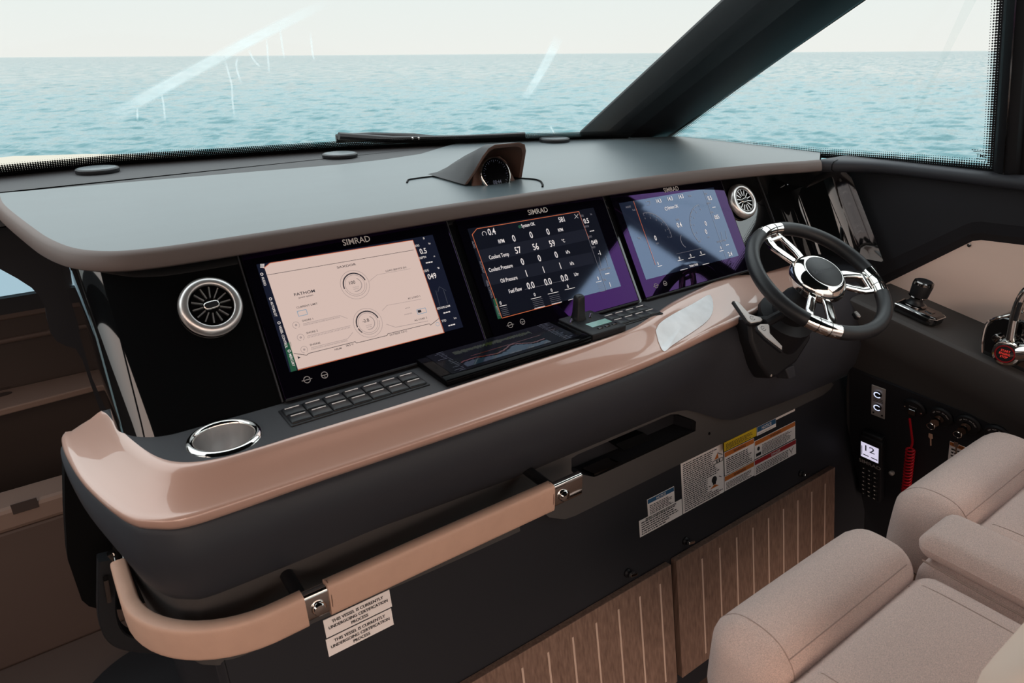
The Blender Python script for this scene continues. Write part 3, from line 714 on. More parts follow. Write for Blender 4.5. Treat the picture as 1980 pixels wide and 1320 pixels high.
# ================================================================== DISPLAYS
def display(k, label):
    M = DM[k]; th_ = thing('multifunction_display', label, 'display', M @ Vector((SW/2, -.04, 0)), 'wide glass displays in the fascia')
    z = .0
    B().prism([(-.020, -.042), (.3835, -.042), (.3835, .217), (-.020, .217)], -.003, .004, M).build('bezel', 'bezel_glass', th_, smooth=False, bevel=.0012)
    B().text('SIMRAD', .0165, M @ T(SW/2+.015, .2015, .0046), 'C', .95).build('brand_lettering', 'print_white', th_, smooth=False)
    b = B()
    for x0 in (.024, .055):
        b.arc(x0, -.020, .0055, 0, 2*math.pi, .0012, .0046, M)
    b.rect(.015, .033, -.0206, -.0194, .0046, M); b.rect(.050, .060, -.0206, -.0194, .0046, M); b.rect(.0545, .0555, -.0255, -.020, .0046, M)
    b.build('touch_symbols', 'print_grey', th_, smooth=False)
    for x0 in (.004, .365): B().box(x0, x0+.012, -.046, -.0435, .0, .005, M).build('edge_clip', 'chrome', th_, smooth=False)
    B().box(-.020, .3835, -.0475, -.042, -.006, .006, M).build('lower_trim', 'matte_black', th_, smooth=False, bevel=.002)
    return th_, M
Z1, Z2, Z3 = .0043, .0047, .0051
def P_(M, a, b): return uv(M, a, b, Z1)
# ---- left display: light page
d, M = display(0, 'left display showing a light cream page with two round dials')
B().rect(0, SW, 0, SH, Z1, M).build('screen', 'scr_bar', d, smooth=False)
pg = [P_(M, *p) for p in ((511, 517), (524, 508), (798, 464.5), (858, 643.5), (576, 714))]
B().add([(x, y, Z2) for x, y in pg], [tuple(range(len(pg)))], M).build('page', 'scr_page', d, smooth=False)
pxf = lambda a, b: P_(M, 440+a/3.6667, 420+b/3.6667)             # crop pixels of a close-up
B().prism([pxf(400, 900), pxf(448, 880), pxf(490, 1085), pxf(450, 1096)], Z2-.0002, Z2, M).build('side_tab', 'scr_green', d, smooth=False)
b = B()
b.line([pxf(268, 412), pxf(1320, 232)], .0008, Z3, M)
b.line([pxf(468, 965), pxf(560, 978), pxf(575, 965), pxf(905, 882), pxf(912, 892), pxf(1130, 838), pxf(1135, 826), pxf(1430, 755), pxf(1438, 765), pxf(1500, 716)], .0009, Z3, M)
c1 = pxf(903, 478); c2 = pxf(995, 748)
for c in (c1, c2):
    b.arc(*c, .0218, R(12), R(190), .0022, Z3, M)
b.arc(*c2, .0218, R(196), R(222), .0022, Z3, M)
b.text('100', .0085, M @ T(c1[0]-.004, c1[1]+.002, Z3), 'C', 1.05); b.text('-2.8', .0085, M @ T(c2[0]-.003, c2[1]+.002, Z3), 'C', 1.0)
b.text('SAXDOR', .0058, M @ T(*pxf(845, 352), Z3), 'C', 1.6)
b.text('FATHOM', .0075, M @ T(*pxf(548, 545), Z3), 'C', 1.25)
for s, p in (('CURRENT LIMIT', (490, 648)), ('SHORE 1', (530, 742)), ('SHORE 2', (560, 828)), ('ENGINE', (586, 912)), ('LOAD SERVICE DC', (1122, 388)), ('AC LOAD 1', (1278, 583)), ('AC LOAD 2', (1325, 738)), ('HELM', (760, 945)), ('24.5°C', (840, 918)), ('OUTSIDE', (1150, 842)), ('0.0°C', (1232, 822))):
    b.text(s, .0046, M @ T(*pxf(*p), Z3), 'L', 1.15)
b.add([(x, y, Z3) for x, y in (pxf(495, 985), pxf(518, 993), pxf(500, 1005))], [(0, 1, 2)], M)
b.text('power system', .0042, M @ T(*pxf(556, 566), Z3), 'C', 1.1)
o3 = pxf(1375, 665); b.prism([(o3[0]-.008, o3[1]-.002), (o3[0]-.001, o3[1]-.002), (o3[0]-.001, o3[1]+.003), (o3[0]-.008, o3[1]+.003)], Z3-.0001, Z3, M)
b.build('page_lettering', 'ink_dark', d, smooth=False)
b = B()
for c in (c1, c2):
    b.arc(*c, .0272, 0, 2*math.pi, .0006, Z3, M); b.arc(*c, .0185, 0, 2*math.pi, .0006, Z3, M); b.arc(*c, .0125, R(-110), R(60), .0012, Z3, M); b.arc(*c, .0218, R(-165), R(0), .0007, Z3, M)
    b.text('STATE OF', .0026, M @ T(c[0], c[1]-.0055, Z3), 'C'); b.text('BATTERY', .0026, M @ T(c[0], c[1]-.009, Z3), 'C')
b.line([pxf(1003, 455), pxf(1060, 408), pxf(1295, 365)], .0005, Z3, M); b.line([pxf(1095, 662), pxf(1130, 625), pxf(1375, 580)], .0005, Z3, M)
b.line([pxf(1125, 758), pxf(1190, 780), pxf(1420, 735)], .0007, Z3, M)
for y0, x0, x1 in ((0, (535, 755), (795, 697)), (1, (565, 842), (870, 768)), (2, (592, 925), (850, 862))):
    b.line([pxf(*x0), pxf(*x1)], .0006, Z3, M)
    a, c = Vector(pxf(*x0)), Vector(pxf(*x1))
    for i in range(30):
        q = a.lerp(c, i/30); b.rect(q.x, q.x+.0008, q.y-.004, q.y-.0015, Z3, M)
b.line([pxf(795, 697), pxf(850, 718)], .0006, Z3, M); b.line([pxf(850, 862), pxf(888, 815)], .0006, Z3, M)
for p in ((485, 765), (518, 852), (543, 938)): b.arc(*pxf(*p), .0058, R(-60), R(260), .0006, Z3, M); b.arc(*pxf(*p), .0012, 0, 6.28, .0012, Z3, M)
b.text('INVERTER', .003, M @ T(*pxf(1255, 695), Z3), 'L', 1.2); b.text('MODE', .003, M @ T(*pxf(1260, 650), Z3), 'L', 1.2)
b.build('page_lines', 'ink_soft', d, smooth=False)
b = B(); o2 = pxf(530, 678)
for q, (ww, hh) in ((o2, (.008, .0045)), (o3, (.0095, .0045))):
    b.line([(q[0]-ww, q[1]-hh), (q[0]+ww, q[1]-hh), (q[0]+ww, q[1]+hh), (q[0]-ww, q[1]+hh), (q[0]-ww, q[1]-hh)], .001, Z3, M)
b.arc(*pxf(1488, 758), .0036, 0, 6.28, .0007, Z3, M); b.build('page_buttons', 'ink_blue', d, smooth=False)
b = B(); b.line([pxf(255, 362), pxf(300, 325), pxf(1312, 163), pxf(1535, 818), pxf(498, 1083)], .0011, Z3, M); b.build('page_border', 'ink_orange', d, smooth=False)
def sidebar(M, f, rows_, mname='ink_white'):
    b = B()
    for s, p, sz in rows_: b.text(s, sz, M @ T(*f(*p), Z3), 'L', .82)
    return b
b = sidebar(M, pxf, [('0.5', (1368, 262), .0155), ('---', (1410, 340), .02), ('049', (1425, 442), .0155), ('---', (1535, 695), .02), ('---', (1570, 785), .02), ('SOG', (1328, 212), .0062), ('kn', (1426, 193), .0055), ('DEPTH', (1360, 298), .0062), ('m', (1462, 282), .005), ('COG', (1392, 390), .0062), ('°M', (1488, 368), .005), ('ECOGPS L/NM', (1488, 655), .0056), ('TTD', (1520, 745), .0062), ('hrs', (1606, 722), .0055), ('≡', (1388, 160), .008)])
b.build('side_readout', 'ink_white', d, smooth=False)
b = B()
for i in range(3):
    for j in range(3): q = pxf(236+i*10, 335+j*10); b.rect(q[0]-.0009, q[0]+.0009, q[1]-.0009, q[1]+.0009, Z3, M)
for p, s in (((240, 425), 'AUDIO'), ((302, 600), 'AUTOPILOT'), ((362, 770), 'VESSEL CONTROL'), ((434, 970), 'MERCURY')):
    q = pxf(*p); b.text(s, .0058, M @ T(q[0], q[1], Z3) @ RZ(R(-90)), 'L', .85); b.arc(q[0]+.002, q[1]+.005, .002, 0, 6.28, .0009, Z3, M)
b.build('side_menu', 'ink_white', d, smooth=False)
b = B(); q0, q1, q2, q3, q4 = pxf(1505, 630), pxf(1475, 520), pxf(1500, 492), pxf(1530, 515), pxf(1560, 612)
b.line([q0, q1], .001, Z3, M); b.line([q3, q4], .001, Z3, M); b.line([pxf(1490, 530), q2, pxf(1548, 520)], .0008, Z3, M); b.build('side_gauge', 'ink_dim', d, smooth=False)
# ---- middle display: engine table
d, M = display(1, 'middle display showing a dark engine table with white figures')
B().rect(0, SW, 0, SH, Z1, M).build('screen', 'scr_dark', d, smooth=False)
pxg = lambda a, b: P_(M, 860+a/4.4, 360+b/4.4)
b = B()
for a0, a1 in (((268, 548), (1200, 360)), ((310, 745), (1250, 560))):
    b.add([(*pxg(*a0), Z2), (*pxg(*a1), Z2), (*pxg(a1[0]+25, a1[1]+95), Z2), (*pxg(a0[0]+32, a0[1]+108), Z2)], [(3, 2, 1, 0)], M)
b.build('table_rows', 'scr_row', d, smooth=False)
b = B()
rowsT = [('RPM', (510, 478), (595, 470), (742, 440), (885, 412), ('0', '0', '0'), 'RPM', (968, 388)),
         ('Coolant Temp', (548, 590), (630, 570), (780, 540), (920, 512), ('57', '56', '59'), '°C', (1000, 480)),
         ('Coolant Pressure', (580, 688), (668, 668), (812, 638), (955, 608), ('0', '0', '0'), 'kPa', (1035, 575)),
         ('Oil Pressure', (620, 790), (702, 768), (848, 736), (990, 702), ('1', '1', '1'), 'kPa', (1070, 672)),
         ('Fuel Flow', (658, 885), (738, 870), (885, 838), (1025, 805), ('0.0', '0.0', '0.0'), 'L/hr', (1105, 765))]
for lab, pl_, a, c, e_, vals, un, pu in rowsT:
    b.text(lab, .0118, M @ T(*pxg(*pl_), Z3), 'R', .72)
    for p, s in zip((a, c, e_), vals): b.text(s, .0205, M @ T(*pxg(*p), Z3), 'C', .78)
    b.text(un, .0105, M @ T(*pxg(*pu), Z3), 'L', .72)
b.text('0.4', .020, M @ T(*pxg(375, 418), Z3), 'L', .78); b.text('581', .0165, M @ T(*pxg(975, 308), Z3), 'L', .78); b.text('System OK', .0105, M @ T(*pxg(655, 352), Z3), 'L', .75)
for p in ((478, 1008), (768, 935), (912, 898), (1050, 864), (1307, 795)): b.text('0', .0105, M @ T(*pxg(*p), Z3), 'C', .8)
for a, c in (((466, 1022), (525, 1010)), ((732, 960), (818, 940)), ((876, 918), (965, 898)), ((1020, 882), (1105, 862)), ((1285, 818), (1332, 806)), ((762, 1042), (852, 1020)), ((908, 1005), (995, 984)), ((1050, 970), (1090, 958))): b.line([pxg(*a), pxg(*c)], .0011, Z3, M)
b.line([pxg(1100, 238), pxg(1135, 272)], .0007, Z3, M); b.line([pxg(1134, 236), pxg(1104, 276)], .0007, Z3, M)
b.arc(*pxg(336, 406), .0052, R(-40), R(220), .0008, Z3, M)
for s, p, sz in [('0.5', (1188, 318), .0165), ('---', (1238, 398), .018), ('049', (1254, 500), .0155), ('-1', (1308, 588), .0155), ('---', (1368, 762), .018), ('1', (1410, 858), .0165)]: b.text(s, sz, M @ T(*pxg(*p), Z3), 'L', .78)
b.build('table_figures', 'ink_white', d, smooth=False)
b = B()
for s, p in (('SOG', (1155, 262)), ('kn', (1240, 246)), ('DEPTH', (1185, 355)), ('COG', (1222, 440)), ('ROT', (1256, 530)), ('ECOGPS L/NM', (1322, 722)), ('RTE', (1352, 808))): b.text(s, .0066, M @ T(*pxg(*p), Z3), 'L', .75)
for i in range(5):
    for a, c in (((742, 975), (828, 955)), ((886, 940), (972, 920)), ((1300, 838), (1345, 828)), ((474, 1040), (530, 1028))): b.line([pxg(a[0]+i*5, a[1]+i*15), pxg(c[0]+i*5, c[1]+i*15)], .0005, Z3, M)
b.line([pxg(1140, 214), pxg(1375, 886)], .0007, Z3, M); b.line([pxg(1310, 600), pxg(1330, 690)], .0008, Z3, M); b.line([pxg(1365, 590), pxg(1388, 678)], .0008, Z3, M)
b.line([pxg(680, 878), pxg(1060, 790)], .0004, Z3, M)
for p, s in (((228, 470), 'AUDIO'), ((292, 640), 'AUTOPILOT'), ((346, 800), 'VESSEL CONTROL'), ((430, 1020), 'MERCURY')): b.text(s, .006, M @ T(*pxg(*p), Z3) @ RZ(R(-90)), 'L', .8)
b.build('table_lettering', 'ink_grey', d, smooth=False)
b = B(); b.line([pxg(232, 412), pxg(272, 362), pxg(1138, 216), pxg(1375, 880)][:3], .0013, Z3, M); b.line([pxg(232, 412), pxg(485, 1122), pxg(985, 990)], .0013, Z3, M); b.line([pxg(1138, 216), pxg(1225, 450)], .0011, Z3, M)
b.build('table_border', 'ink_orange', d, smooth=False)
B().arc(*pxg(636, 345), .0018, 0, 6.28, .0036, Z3, M).build('status_dot', 'scr_green', d, smooth=False); b = B(); b.add([(*pxg(408, 960), Z2), (*pxg(440, 952), Z2), (*pxg(480, 1124), Z2), (*pxg(452, 1130), Z2)], [(3, 2, 1, 0)], M); b.build('side_tab', 'scr_green', d, smooth=False)
# ---- right display: engine dials
d, M = display(2, 'right display showing two engine dials on blue beside the wheel')
B().rect(0, SW, 0, SH, Z1, M).build('screen', 'scr_blue', d, smooth=False)
pxh = lambda a, b: P_(M, 1160+a/5.078, 320+b/5.078)
b = B()
for s, p in (('14.3', (582, 365)), ('14.3', (694, 343)), ('14.3', (800, 322))): b.text(s, .0145, M @ T(*pxh(*p), Z3), 'C', .8)
b.text('System OK', .0115, M @ T(*pxh(668, 430), Z3), 'L', .72); b.text('0.4', .018, M @ T(*pxh(785, 605), Z3), 'C', .8)
for p in ((552, 735), (1045, 590), (1048, 672)): b.text('0', .018, M @ T(*pxh(*p), Z3), 'C', .75)
for s, p, sz in (('0.5', (1065, 342), .016), ('---', (1108, 425), .016), ('055', (1130, 528), .0155), ('---', (1240, 795), .016), ('2.4', (1265, 892), .016)): b.text(s, sz, M @ T(*pxh(*p), Z3), 'L', .8)
for p in ((573, 975), (784, 922), (893, 895), (995, 868), (1190, 820)): b.text('0', .0105, M @ T(*pxh(*p), Z3), 'C', .8)
for a, c in (((565, 992), (608, 982)), ((762, 936), (818, 924)), ((868, 912), (930, 898)), ((976, 884), (1032, 870)), ((1172, 842), (1210, 834)), ((1006, 974), (1070, 958)), ((788, 1028), (858, 1010))): b.line([pxh(*a), pxh(*c)], .0012, Z3, M)
b.arc(*pxh(648, 425), .004, 0, 6.28, .0012, Z3, M); b.text('TRIM & TABS', .0075, M @ T(*pxh(880, 1000), Z3), 'L', .75)
b.build('dial_figures', 'ink_white', d, smooth=False)
b = B()
ca = pxh(520, 700); cb = pxh(1060, 600)
import math as _m
ra = .062
for c, a0, a1, lab in ((ca, R(95), R(-10), 1), (cb, R(95), R(215), 0)):
    b.arc(*c, ra, a0, a1, .0011, Z3, M)
    for i in range(11):
        t = a0+(a1-a0)*i/10; q0 = ra-.001; q1 = ra-(.007 if i % 2 == 0 else .004)
        b.line([(c[0]+q0*math.cos(t), c[1]+q0*math.sin(t)), (c[0]+q1*math.cos(t), c[1]+q1*math.sin(t))], .0008, Z3, M)
        if i % 2 == 0: b.text(str(6-i//2), .0068, M @ T(c[0]+(ra-.013)*math.cos(t), c[1]+(ra-.013)*math.sin(t)-.002, Z3), 'C', .8)
b.arc(*pxh(850, 735), .020, R(130), R(235), .0016, Z3, M)
for s, p in (('rpm', (565, 770)), ('rpm', (1068, 708)), ('SOG', (765, 540)), ('Volts', (885, 305)), ('SOG', (1040, 285)), ('ECOGPS L/NM', (1195, 750)), ('DEPTH', (1070, 378)), ('AUDIO', (280, 415)), ('Fuel', (335, 445)), ('Trip', (388, 722)), ('COG', (1100, 468))): b.text(s, .0068, M @ T(*pxh(*p), Z3), 'C', .8)
b.line([pxh(1015, 245), pxh(1240, 915)], .0007, Z3, M); b.line([pxh(448, 360), pxh(462, 352), pxh(490, 352), pxh(490, 385), pxh(462, 390)], .0008, Z3, M)
b.line([pxh(750, 868), pxh(1000, 812)], .0006, Z3, M); b.line([pxh(1230, 640), pxh(1245, 720)], .0008, Z3, M); b.line([pxh(1185, 650), pxh(1205, 740)], .0008, Z3, M)
b.build('dial_lines', 'ink_grey', d, smooth=False)
b = B(); b.line([pxh(328, 350), pxh(545, 975)], .0011, Z3, M); b.build('page_border', 'ink_orange', d, smooth=False)

# ================================================================== ROUND AIR VENTS
def vent(name, a, b_, label, tw):
    c = uv(DM[0], a, b_, .004); M = DM[0] @ T(c[0], c[1], .002); n = 48
    t = thing(name, label, 'air vent', M.translation, 'round air vents in the fascia')
    B().lathe([(.0335, .004), (.0345, .0115), (.0365, .0135), (.0450, .0120), (.0485, .007), (.0495, -.002), (.034, -.002)], M, n, True).build('outer_ring', 'satin_silver', t, angle=60)
    B().loft([[(r*math.cos(2*math.pi*i/40), r*math.sin(2*math.pi*i/40), z) for i in range(40)] for r, z in ((.0335, .006), (.0335, .0016), (.001, .0016))], M, cv=True).build('well', 'deep_black', t)
    B().lathe([(.0328, .009), (.0325, .011), (.0305, .011), (.0300, .008), (.0300, .003), (.0330, .003)], M, 40, True).build('inner_ring', 'dark_chrome', t, angle=60)
    for i in range(14):
        ang = tw+2*math.pi*i/14
        B().box(.013, .0305, -.0009, .0009, .003, .0095, M @ RZ(ang)).build('vane', 'satin_silver', t, smooth=False)
    q = []
    for i in range(24):
        ang = 2*math.pi*i/24; q.append((.0125*math.copysign(abs(math.cos(ang))**.6, math.cos(ang)), .0072*math.copysign(abs(math.sin(ang))**.7, math.sin(ang))))
    kn = B().prism(q, .002, .0125, M @ RZ(.1)).build('knob', 'chrome', t, bevel=.002)
    B().prism([(x*.78, y*.62) for x, y in q], .0124, .0132, M @ RZ(.1)).build('knob_face', 'matte_black', kn)
vent('air_vent', 408, 592, 'round silver air vent at the left end of the fascia above the cup holder', .1)
vent('air_vent', 1435, 389, 'round silver air vent right of the right display behind the steering wheel', .25)

# ================================================================== SHELF FITTINGS
# cup holder
M = T(cup_c[0], cup_c[1], SZ); t = thing('cup_holder', 'polished steel cup holder recessed in the shelf corner', 'cup holder', M.translation)
B().lathe([(.0435, .000), (.0445, .004), (.0485, .0055), (.0525, .004), (.055, 0.0), (.050, -.001)], M, 48, True).build('rim', 'chrome', t, angle=70)
cu = B(); cu.loft([[(r*math.cos(2*math.pi*i/40), r*math.sin(2*math.pi*i/40), z) for i in range(40)] for r, z in ((.0440, .001), (.043, -.03), (.041, -.062), (.036, -.070), (.001, -.070))], M, cv=True); cu.build('bowl', 'satin_silver', t)
B().lathe([(.012, -.0695), (.012, -.068), (.001, -.068)], M, 16).build('drain', 'red_cord', t)
# switch keypads
def keypad(n, cs, label, x0, x1, y0, y1):
    t = thing('switch_keypad', label, 'keypad', ((x0+x1)/2, (y0+y1)/2, SZ), 'black switch keypads on the shelf')
    B().rbox(x0-.003, x1+.003, y0-.003, y1+.003, SZ-.001, SZ+.0025, .002, n=4).build('pad_base', 'matte_black', t)
    dx = (x1-x0)/n; dy = (y1-y0)/2
    for i in range(n):
        for j in range(2):
            a = x0+i*dx; c = y0+j*dy; g_ = .0009
            k = B().rbox(a+g_, a+dx-g_, c+g_, c+dy-g_, SZ, SZ+.0058, .0022, n=4, puff=.0006).build('key', 'rubber_black', t)
            B().box(a+dx*.16, a+dx*.84, c+dy*.72, c+dy*.78, SZ+.0055, SZ+.0068).build('light_bar', 'label_white', k, smooth=False)
keypad(7, None, 'long black keypad of fourteen keys beside the cup holder', -.037, .206, -.106, -.049)
keypad(4, None, 'short black keypad of eight keys below the right display', .673, .802, -.104, -.044)
# flat display lying on the shelf
a = (.226, -.132); M = T(.227, -.135, SZ+.002)
t = thing('flat_display', 'black glass sonar display lying flat on the shelf', 'display', (.39, -.06, SZ))
B().rbox(0, .340, 0, .128, -.002, .012, .004, M, n=6).build('casing', 'flat_glass', t)
B().rect(.022, .318, .016, .114, .0124, M).build('screen', 'flat_screen', t, smooth=False)
rng = random.Random(5); b = B(); b2_ = B(); b3_ = B()
for i in range(70):
    x = .07+i*.0026; h = .006+rng.random()*.010
    b.rect(x, x+.0019, .092-h*.6, .092+h*.4, .0127, M)
pts = []; ptl = []
for i in range(60):
    x = .06+i*.0033; y = .046+.004*math.sin(i*.21)+(.010*math.exp(-((i-38)/6)**2))+rng.random()*.003; pts.append((x, y))
b2_.line(pts, .0035, .0128, M); b2_.line([(.09, .062), (.26, .066)], .0016, .0128, M)
for i in range(59): b3_.rect(pts[i][0], pts[i+1][0], .026, pts[i][1]-.006, .0126, M)
b.build('sonar_trace', 'sonar_green', t, smooth=False); b2_.build('sonar_bottom', 'sonar_red', t, smooth=False); b3_.build('sonar_depth', 'sonar_blue', t, smooth=False)
b = B()
for i in range(16): b.rect(.03+rng.random()*.02, .05+rng.random()*.008, .02+i*.006, .0212+i*.006, .0127, M); b.rect(.285, .292+rng.random()*.02, .02+i*.006, .0212+i*.006, .0127, M)
b.build('sonar_lettering', 'ink_dim', t, smooth=False)
# small control unit with upright lever and teal readout
x0, x1, y0, y1 = .571, .665, -.132, -.006
t = thing('thruster_control', 'small black lever unit with teal readout between flat display and keypad', 'control unit', ((x0+x1)/2, -.06, SZ))
B().rbox(x0, x1, y0, y1, SZ-.001, SZ+.015, .003, n=6).build('casing', 'matte_black', t)
B().rect(x0+.026, x0+.082, y0+.030, y0+.053, SZ+.0155).build('readout', 'lcd_teal', t, smooth=False)
for i in range(3): B().rbox(x0+.030+i*.020, x0+.042+i*.020, y0+.014, y0+.021, SZ+.014, SZ+.0172, .001, n=3).build('button', 'dark_chrome', t)
lv = [(-.010, -.008), (.010, -.008), (.012, .0), (.010, .008), (-.010, .008), (-.012, 0)]
rows = []
for z, s in ((.012, 1.25), (.03, 1.0), (.055, .9), (.066, .85), (.07, .6)): rows.append([(x0+.035+p[0]*s, y0+.085+p[1]*s*1.3, SZ+z) for p in lv])
B().loft(rows, cv=True, cap=True).build('lever', 'rubber_black', t, bevel=.002)
for dx in (.008, .062): B().tube([(x0+dx-.004, y0+.074, SZ+.0155), (x0+dx+.010, y0+.086, SZ+.018)], .0026, 8).build('lever_clip', 'chrome', t)
# dashboard discs
for k, (a, b_, lab) in enumerate(((188, 326, 'left'), (657, 297.5, 'middle'), (1072, 271.5, 'right'))):
    M = Matrix.Translation(onz(a, b_, ZB-.006+.010)); M.translation.z = ZB-.006 if k < 2 else ZB
    t = thing('defroster_disc', {'left': 'leftmost round black disc by the windscreen on the dashboard', 'middle': 'round black disc in front of the wiper on the dashboard', 'right': 'round black disc beside the foot of the windscreen pillar'}[lab], 'dashboard vent', M.translation, 'round discs along the windscreen')
    B().lathe([(.050, 0), (.0525, .003), (.0525, .010), (.050, .0125), (.046, .0128)], M, 40).build('disc_rim', 'rubber_black', t, angle=40)
    B().lathe([(.0462, .011), (.0462, .0132), (.043, .0136)], M, 40).build('disc_cap', 'dash_pad', t, angle=40)
# hooded round instrument
_a = onz(897, 358, ZB); _b = onz(1001, 347, ZB); HX = (_a[0]-.002, _a[0]+.150); HX2 = _a[1]-.015
hx0, hx1 = HX; hy = HX2
t = thing('instrument_hood', 'brown wedge hood with a round chrome rimmed gauge on the dashboard', 'gauge', (.6, .30, ZB))
def arch(s, y, zt, dz=0.0):
    pts = [(hx0-.004, 0), (hx0+.012, .30), (hx0+.028, .72), (hx0+.040, .92), (hx0+.055, 1.0), (hx1-.030, 1.0), (hx1-.012, .93), (hx1-.003, .75), (hx1+.002, .35), (hx1+.006, 0)]
    cx = (hx0+hx1)/2; return [(cx+(x-cx)*s, y, ZB+.004+(zt-.004)*h+dz) for x, h in pts]
rows = [arch(.98, hy-.038+.0, .086), arch(1.0, hy-.036, .091), arch(1.0, hy, .088), arch(.97, hy+.07, .062), arch(.95, hy+.13, .035), arch(.93, hy+.185, .008)]
for i, p in enumerate(rows[0]): pass
# opening leans: the top overhangs aft, the foot stands back
def leanrow(r): return [(x, y+.040*(1-(z-ZB)/.09), z) if y < hy+.02 else (x, y, z) for x, y, z in r]
outer = [leanrow(r) for r in rows]
hoodm = B().loft(outer).build('hood_shell', 'dash_rear', t, angle=50)
inner = [leanrow(arch(.99, hy-.037, .089)), leanrow(arch(.90, hy-.036, .083)), [(x, hy+.03, z) for x, y, z in arch(.86, 0, .078)], [(x, hy+.10, z) for x, y, z in arch(.8, 0, .040)]]
B().loft(inner).build('hood_lining', 'hood_brown', t, angle=50)
B().loft([leanrow(arch(1.005, hy-.0365, .0915)), leanrow(arch(.955, hy-.0385, .088)), leanrow(arch(.90, hy-.035, .083))]).build('hood_edge', 'hood_brown', t, angle=60)
gc = ony(953, 338, hy+.0); Mg = FR((gc[0], hy-.004, gc[2]), (1, 0, 0), (0, .30, .954), (0, -.954, .30)) 
B().prism([(-.066, -.036), (.066, -.036), (.045, .030), (.030, .042), (-.030, .042), (-.045, .030)], -.012, -.004, Mg).build('hood_face', 'hood_brown', t, smooth=False, bevel=.002)
B().lathe([(.041, -.004), (.0415, .008), (.0400, .011), (.0375, .0115), (.0365, .009), (.0365, -.003)], Mg, 48, True).build('gauge_ring', 'chrome', t, angle=60)
fa = B().lathe([(.0368, -.003), (.0368, .0085), (.0362, .009)], Mg, 40).build('gauge_face', 'flat_glass', t)
b = B()
for i in range(36):
    a = 2*math.pi*i/36; b.line([(.0335*math.cos(a), .0335*math.sin(a)), ((.028 if i % 3 == 0 else .031)*math.cos(a), (.028 if i % 3 == 0 else .031)*math.sin(a))], .0007, .0092, Mg)
b.text('08:44', .0125, Mg @ T(0, -.0215, .0092), 'C', .85); b.build('gauge_marks', 'ink_dim', t, smooth=False)

# ================================================================== STEERING WHEEL
wc = Vector((1.159, -.254, .012)); tl, ps = R(59.1), R(-6.7)
wn = Vector((math.sin(ps)*math.cos(tl), -math.cos(ps)*math.cos(tl), math.sin(tl)))
wx = Vector((0, 0, 1)).cross(wn).normalized(); WM = FR(wc, wx, wn.cross(wx), wn)
t = thing('steering_wheel', 'black leather steering wheel with chrome spokes and round hub', 'steering wheel', wc)
RW, rw = .165, .0165
def wang(a, b): q = uv(WM, a, b); return math.atan2(q[1], q[0])
clip = [wang(1490, 450), wang(1691, 545), wang(1590, 618)]
hw = R(13)
cl = sorted(clip)
def ring_tube(a0, a1, r, n): return [WM @ Vector((RW*math.cos(a0+(a1-a0)*i/n), RW*math.sin(a0+(a1-a0)*i/n), 0)) for i in range(n+1)]
for i in range(3):
    a0 = cl[i]+hw; a1 = (cl[(i+1) % 3] if i < 2 else cl[0]+2*math.pi)-hw
    B().tube(ring_tube(a0, a1, rw, 28), rw, 16).build('rim_grip', 'rubber_black', t, angle=80)
for a in cl:
    c_ = B().tube(ring_tube(a-hw, a+hw, rw, 10), rw*.98, 16).build('rim_clamp', 'chrome', t, angle=80)
    for da in (-hw*.36, hw*.36): B().tube(ring_tube(a+da-.006, a+da+.006, rw, 2), rw*1.02, 16).build('clamp_groove', 'dark_chrome', c_)
    M = WM @ RZ(a)
    for sgn in (-1, 1):
        y0 = sgn*.025
        prof = [(.062, y0*.62, -.004), (.085, y0*.85, -.004), (.118, y0*1.05, -.006), (.138, y0*.95, -.005), (RW-.010, y0*.8, -.002)]
        B().tube([M @ Vector(p) for p in prof], .006, 12, flat=(.021 if sgn > 0 else .018, .009, tuple(wn))).build('spoke', 'chrome', t, angle=60)
    B().tube([M @ Vector((.140, -.024, -.004)), M @ Vector((.140, .024, -.004))], .004, 10, flat=(.010, .009, tuple(wn))).build('spoke_bridge', 'chrome', t, angle=60)
B().lathe([(.043, .021), (.047, .0225), (.051, .0215), (.063, .010), (.069, -.002), (.068, -.010), (.060, -.024), (.03, -.030)], WM, 56).build('hub', 'chrome', t, angle=40)
hb = B().lathe([(.0455, .020), (.0452, .0235), (.043, .0245)], WM, 48).build('hub_cap', 'rubber_black', t, angle=40)
B().text('SAXDOR', .013, WM @ T(0, -.004, .0247), 'C', 1.5).build('hub_lettering', 'body_grey', hb, smooth=False)
# column
t = thing('steering_column', 'black steering column boss under the wheel', 'steering column', WM @ Vector((0, 0, -.2)))
B().lathe([(.030, -.028), (.032, -.06), (.040, -.075), (.045, -.10), (.045, -.125), (.070, -.135), (.073, -.20)], WM, 32).build('column_boss', 'matte_black', t)
bp = [(1447, 612), (1452, 660), (1470, 705), (1490, 733), (1503, 728), (1540, 700), (1568, 655), (1566, 630), (1520, 610)]
BM = FR((1.18, -.193, -.205), (1, 0, 0), (0, .30, .954), (0, -.954, .30))
B().prism([uv(BM, *p, .02) for p in bp][::-1], -.03, .022, BM).build('column_base', 'matte_black', t, smooth=True, bevel=.008)
B().prism([uv(BM, *p, .01) for p in [(1516, 712), (1533, 705), (1537, 728), (1524, 733)]][::-1], -.02, .014, BM).build('tilt_lever', 'body_grey', t, smooth=False, bevel=.003)
B().lathe([(.004, 0), (.004, .003), (.001, .004)], BM @ T(*uv(BM, 1490, 726, .022), .022), 10).build('screw', 'chrome', t)
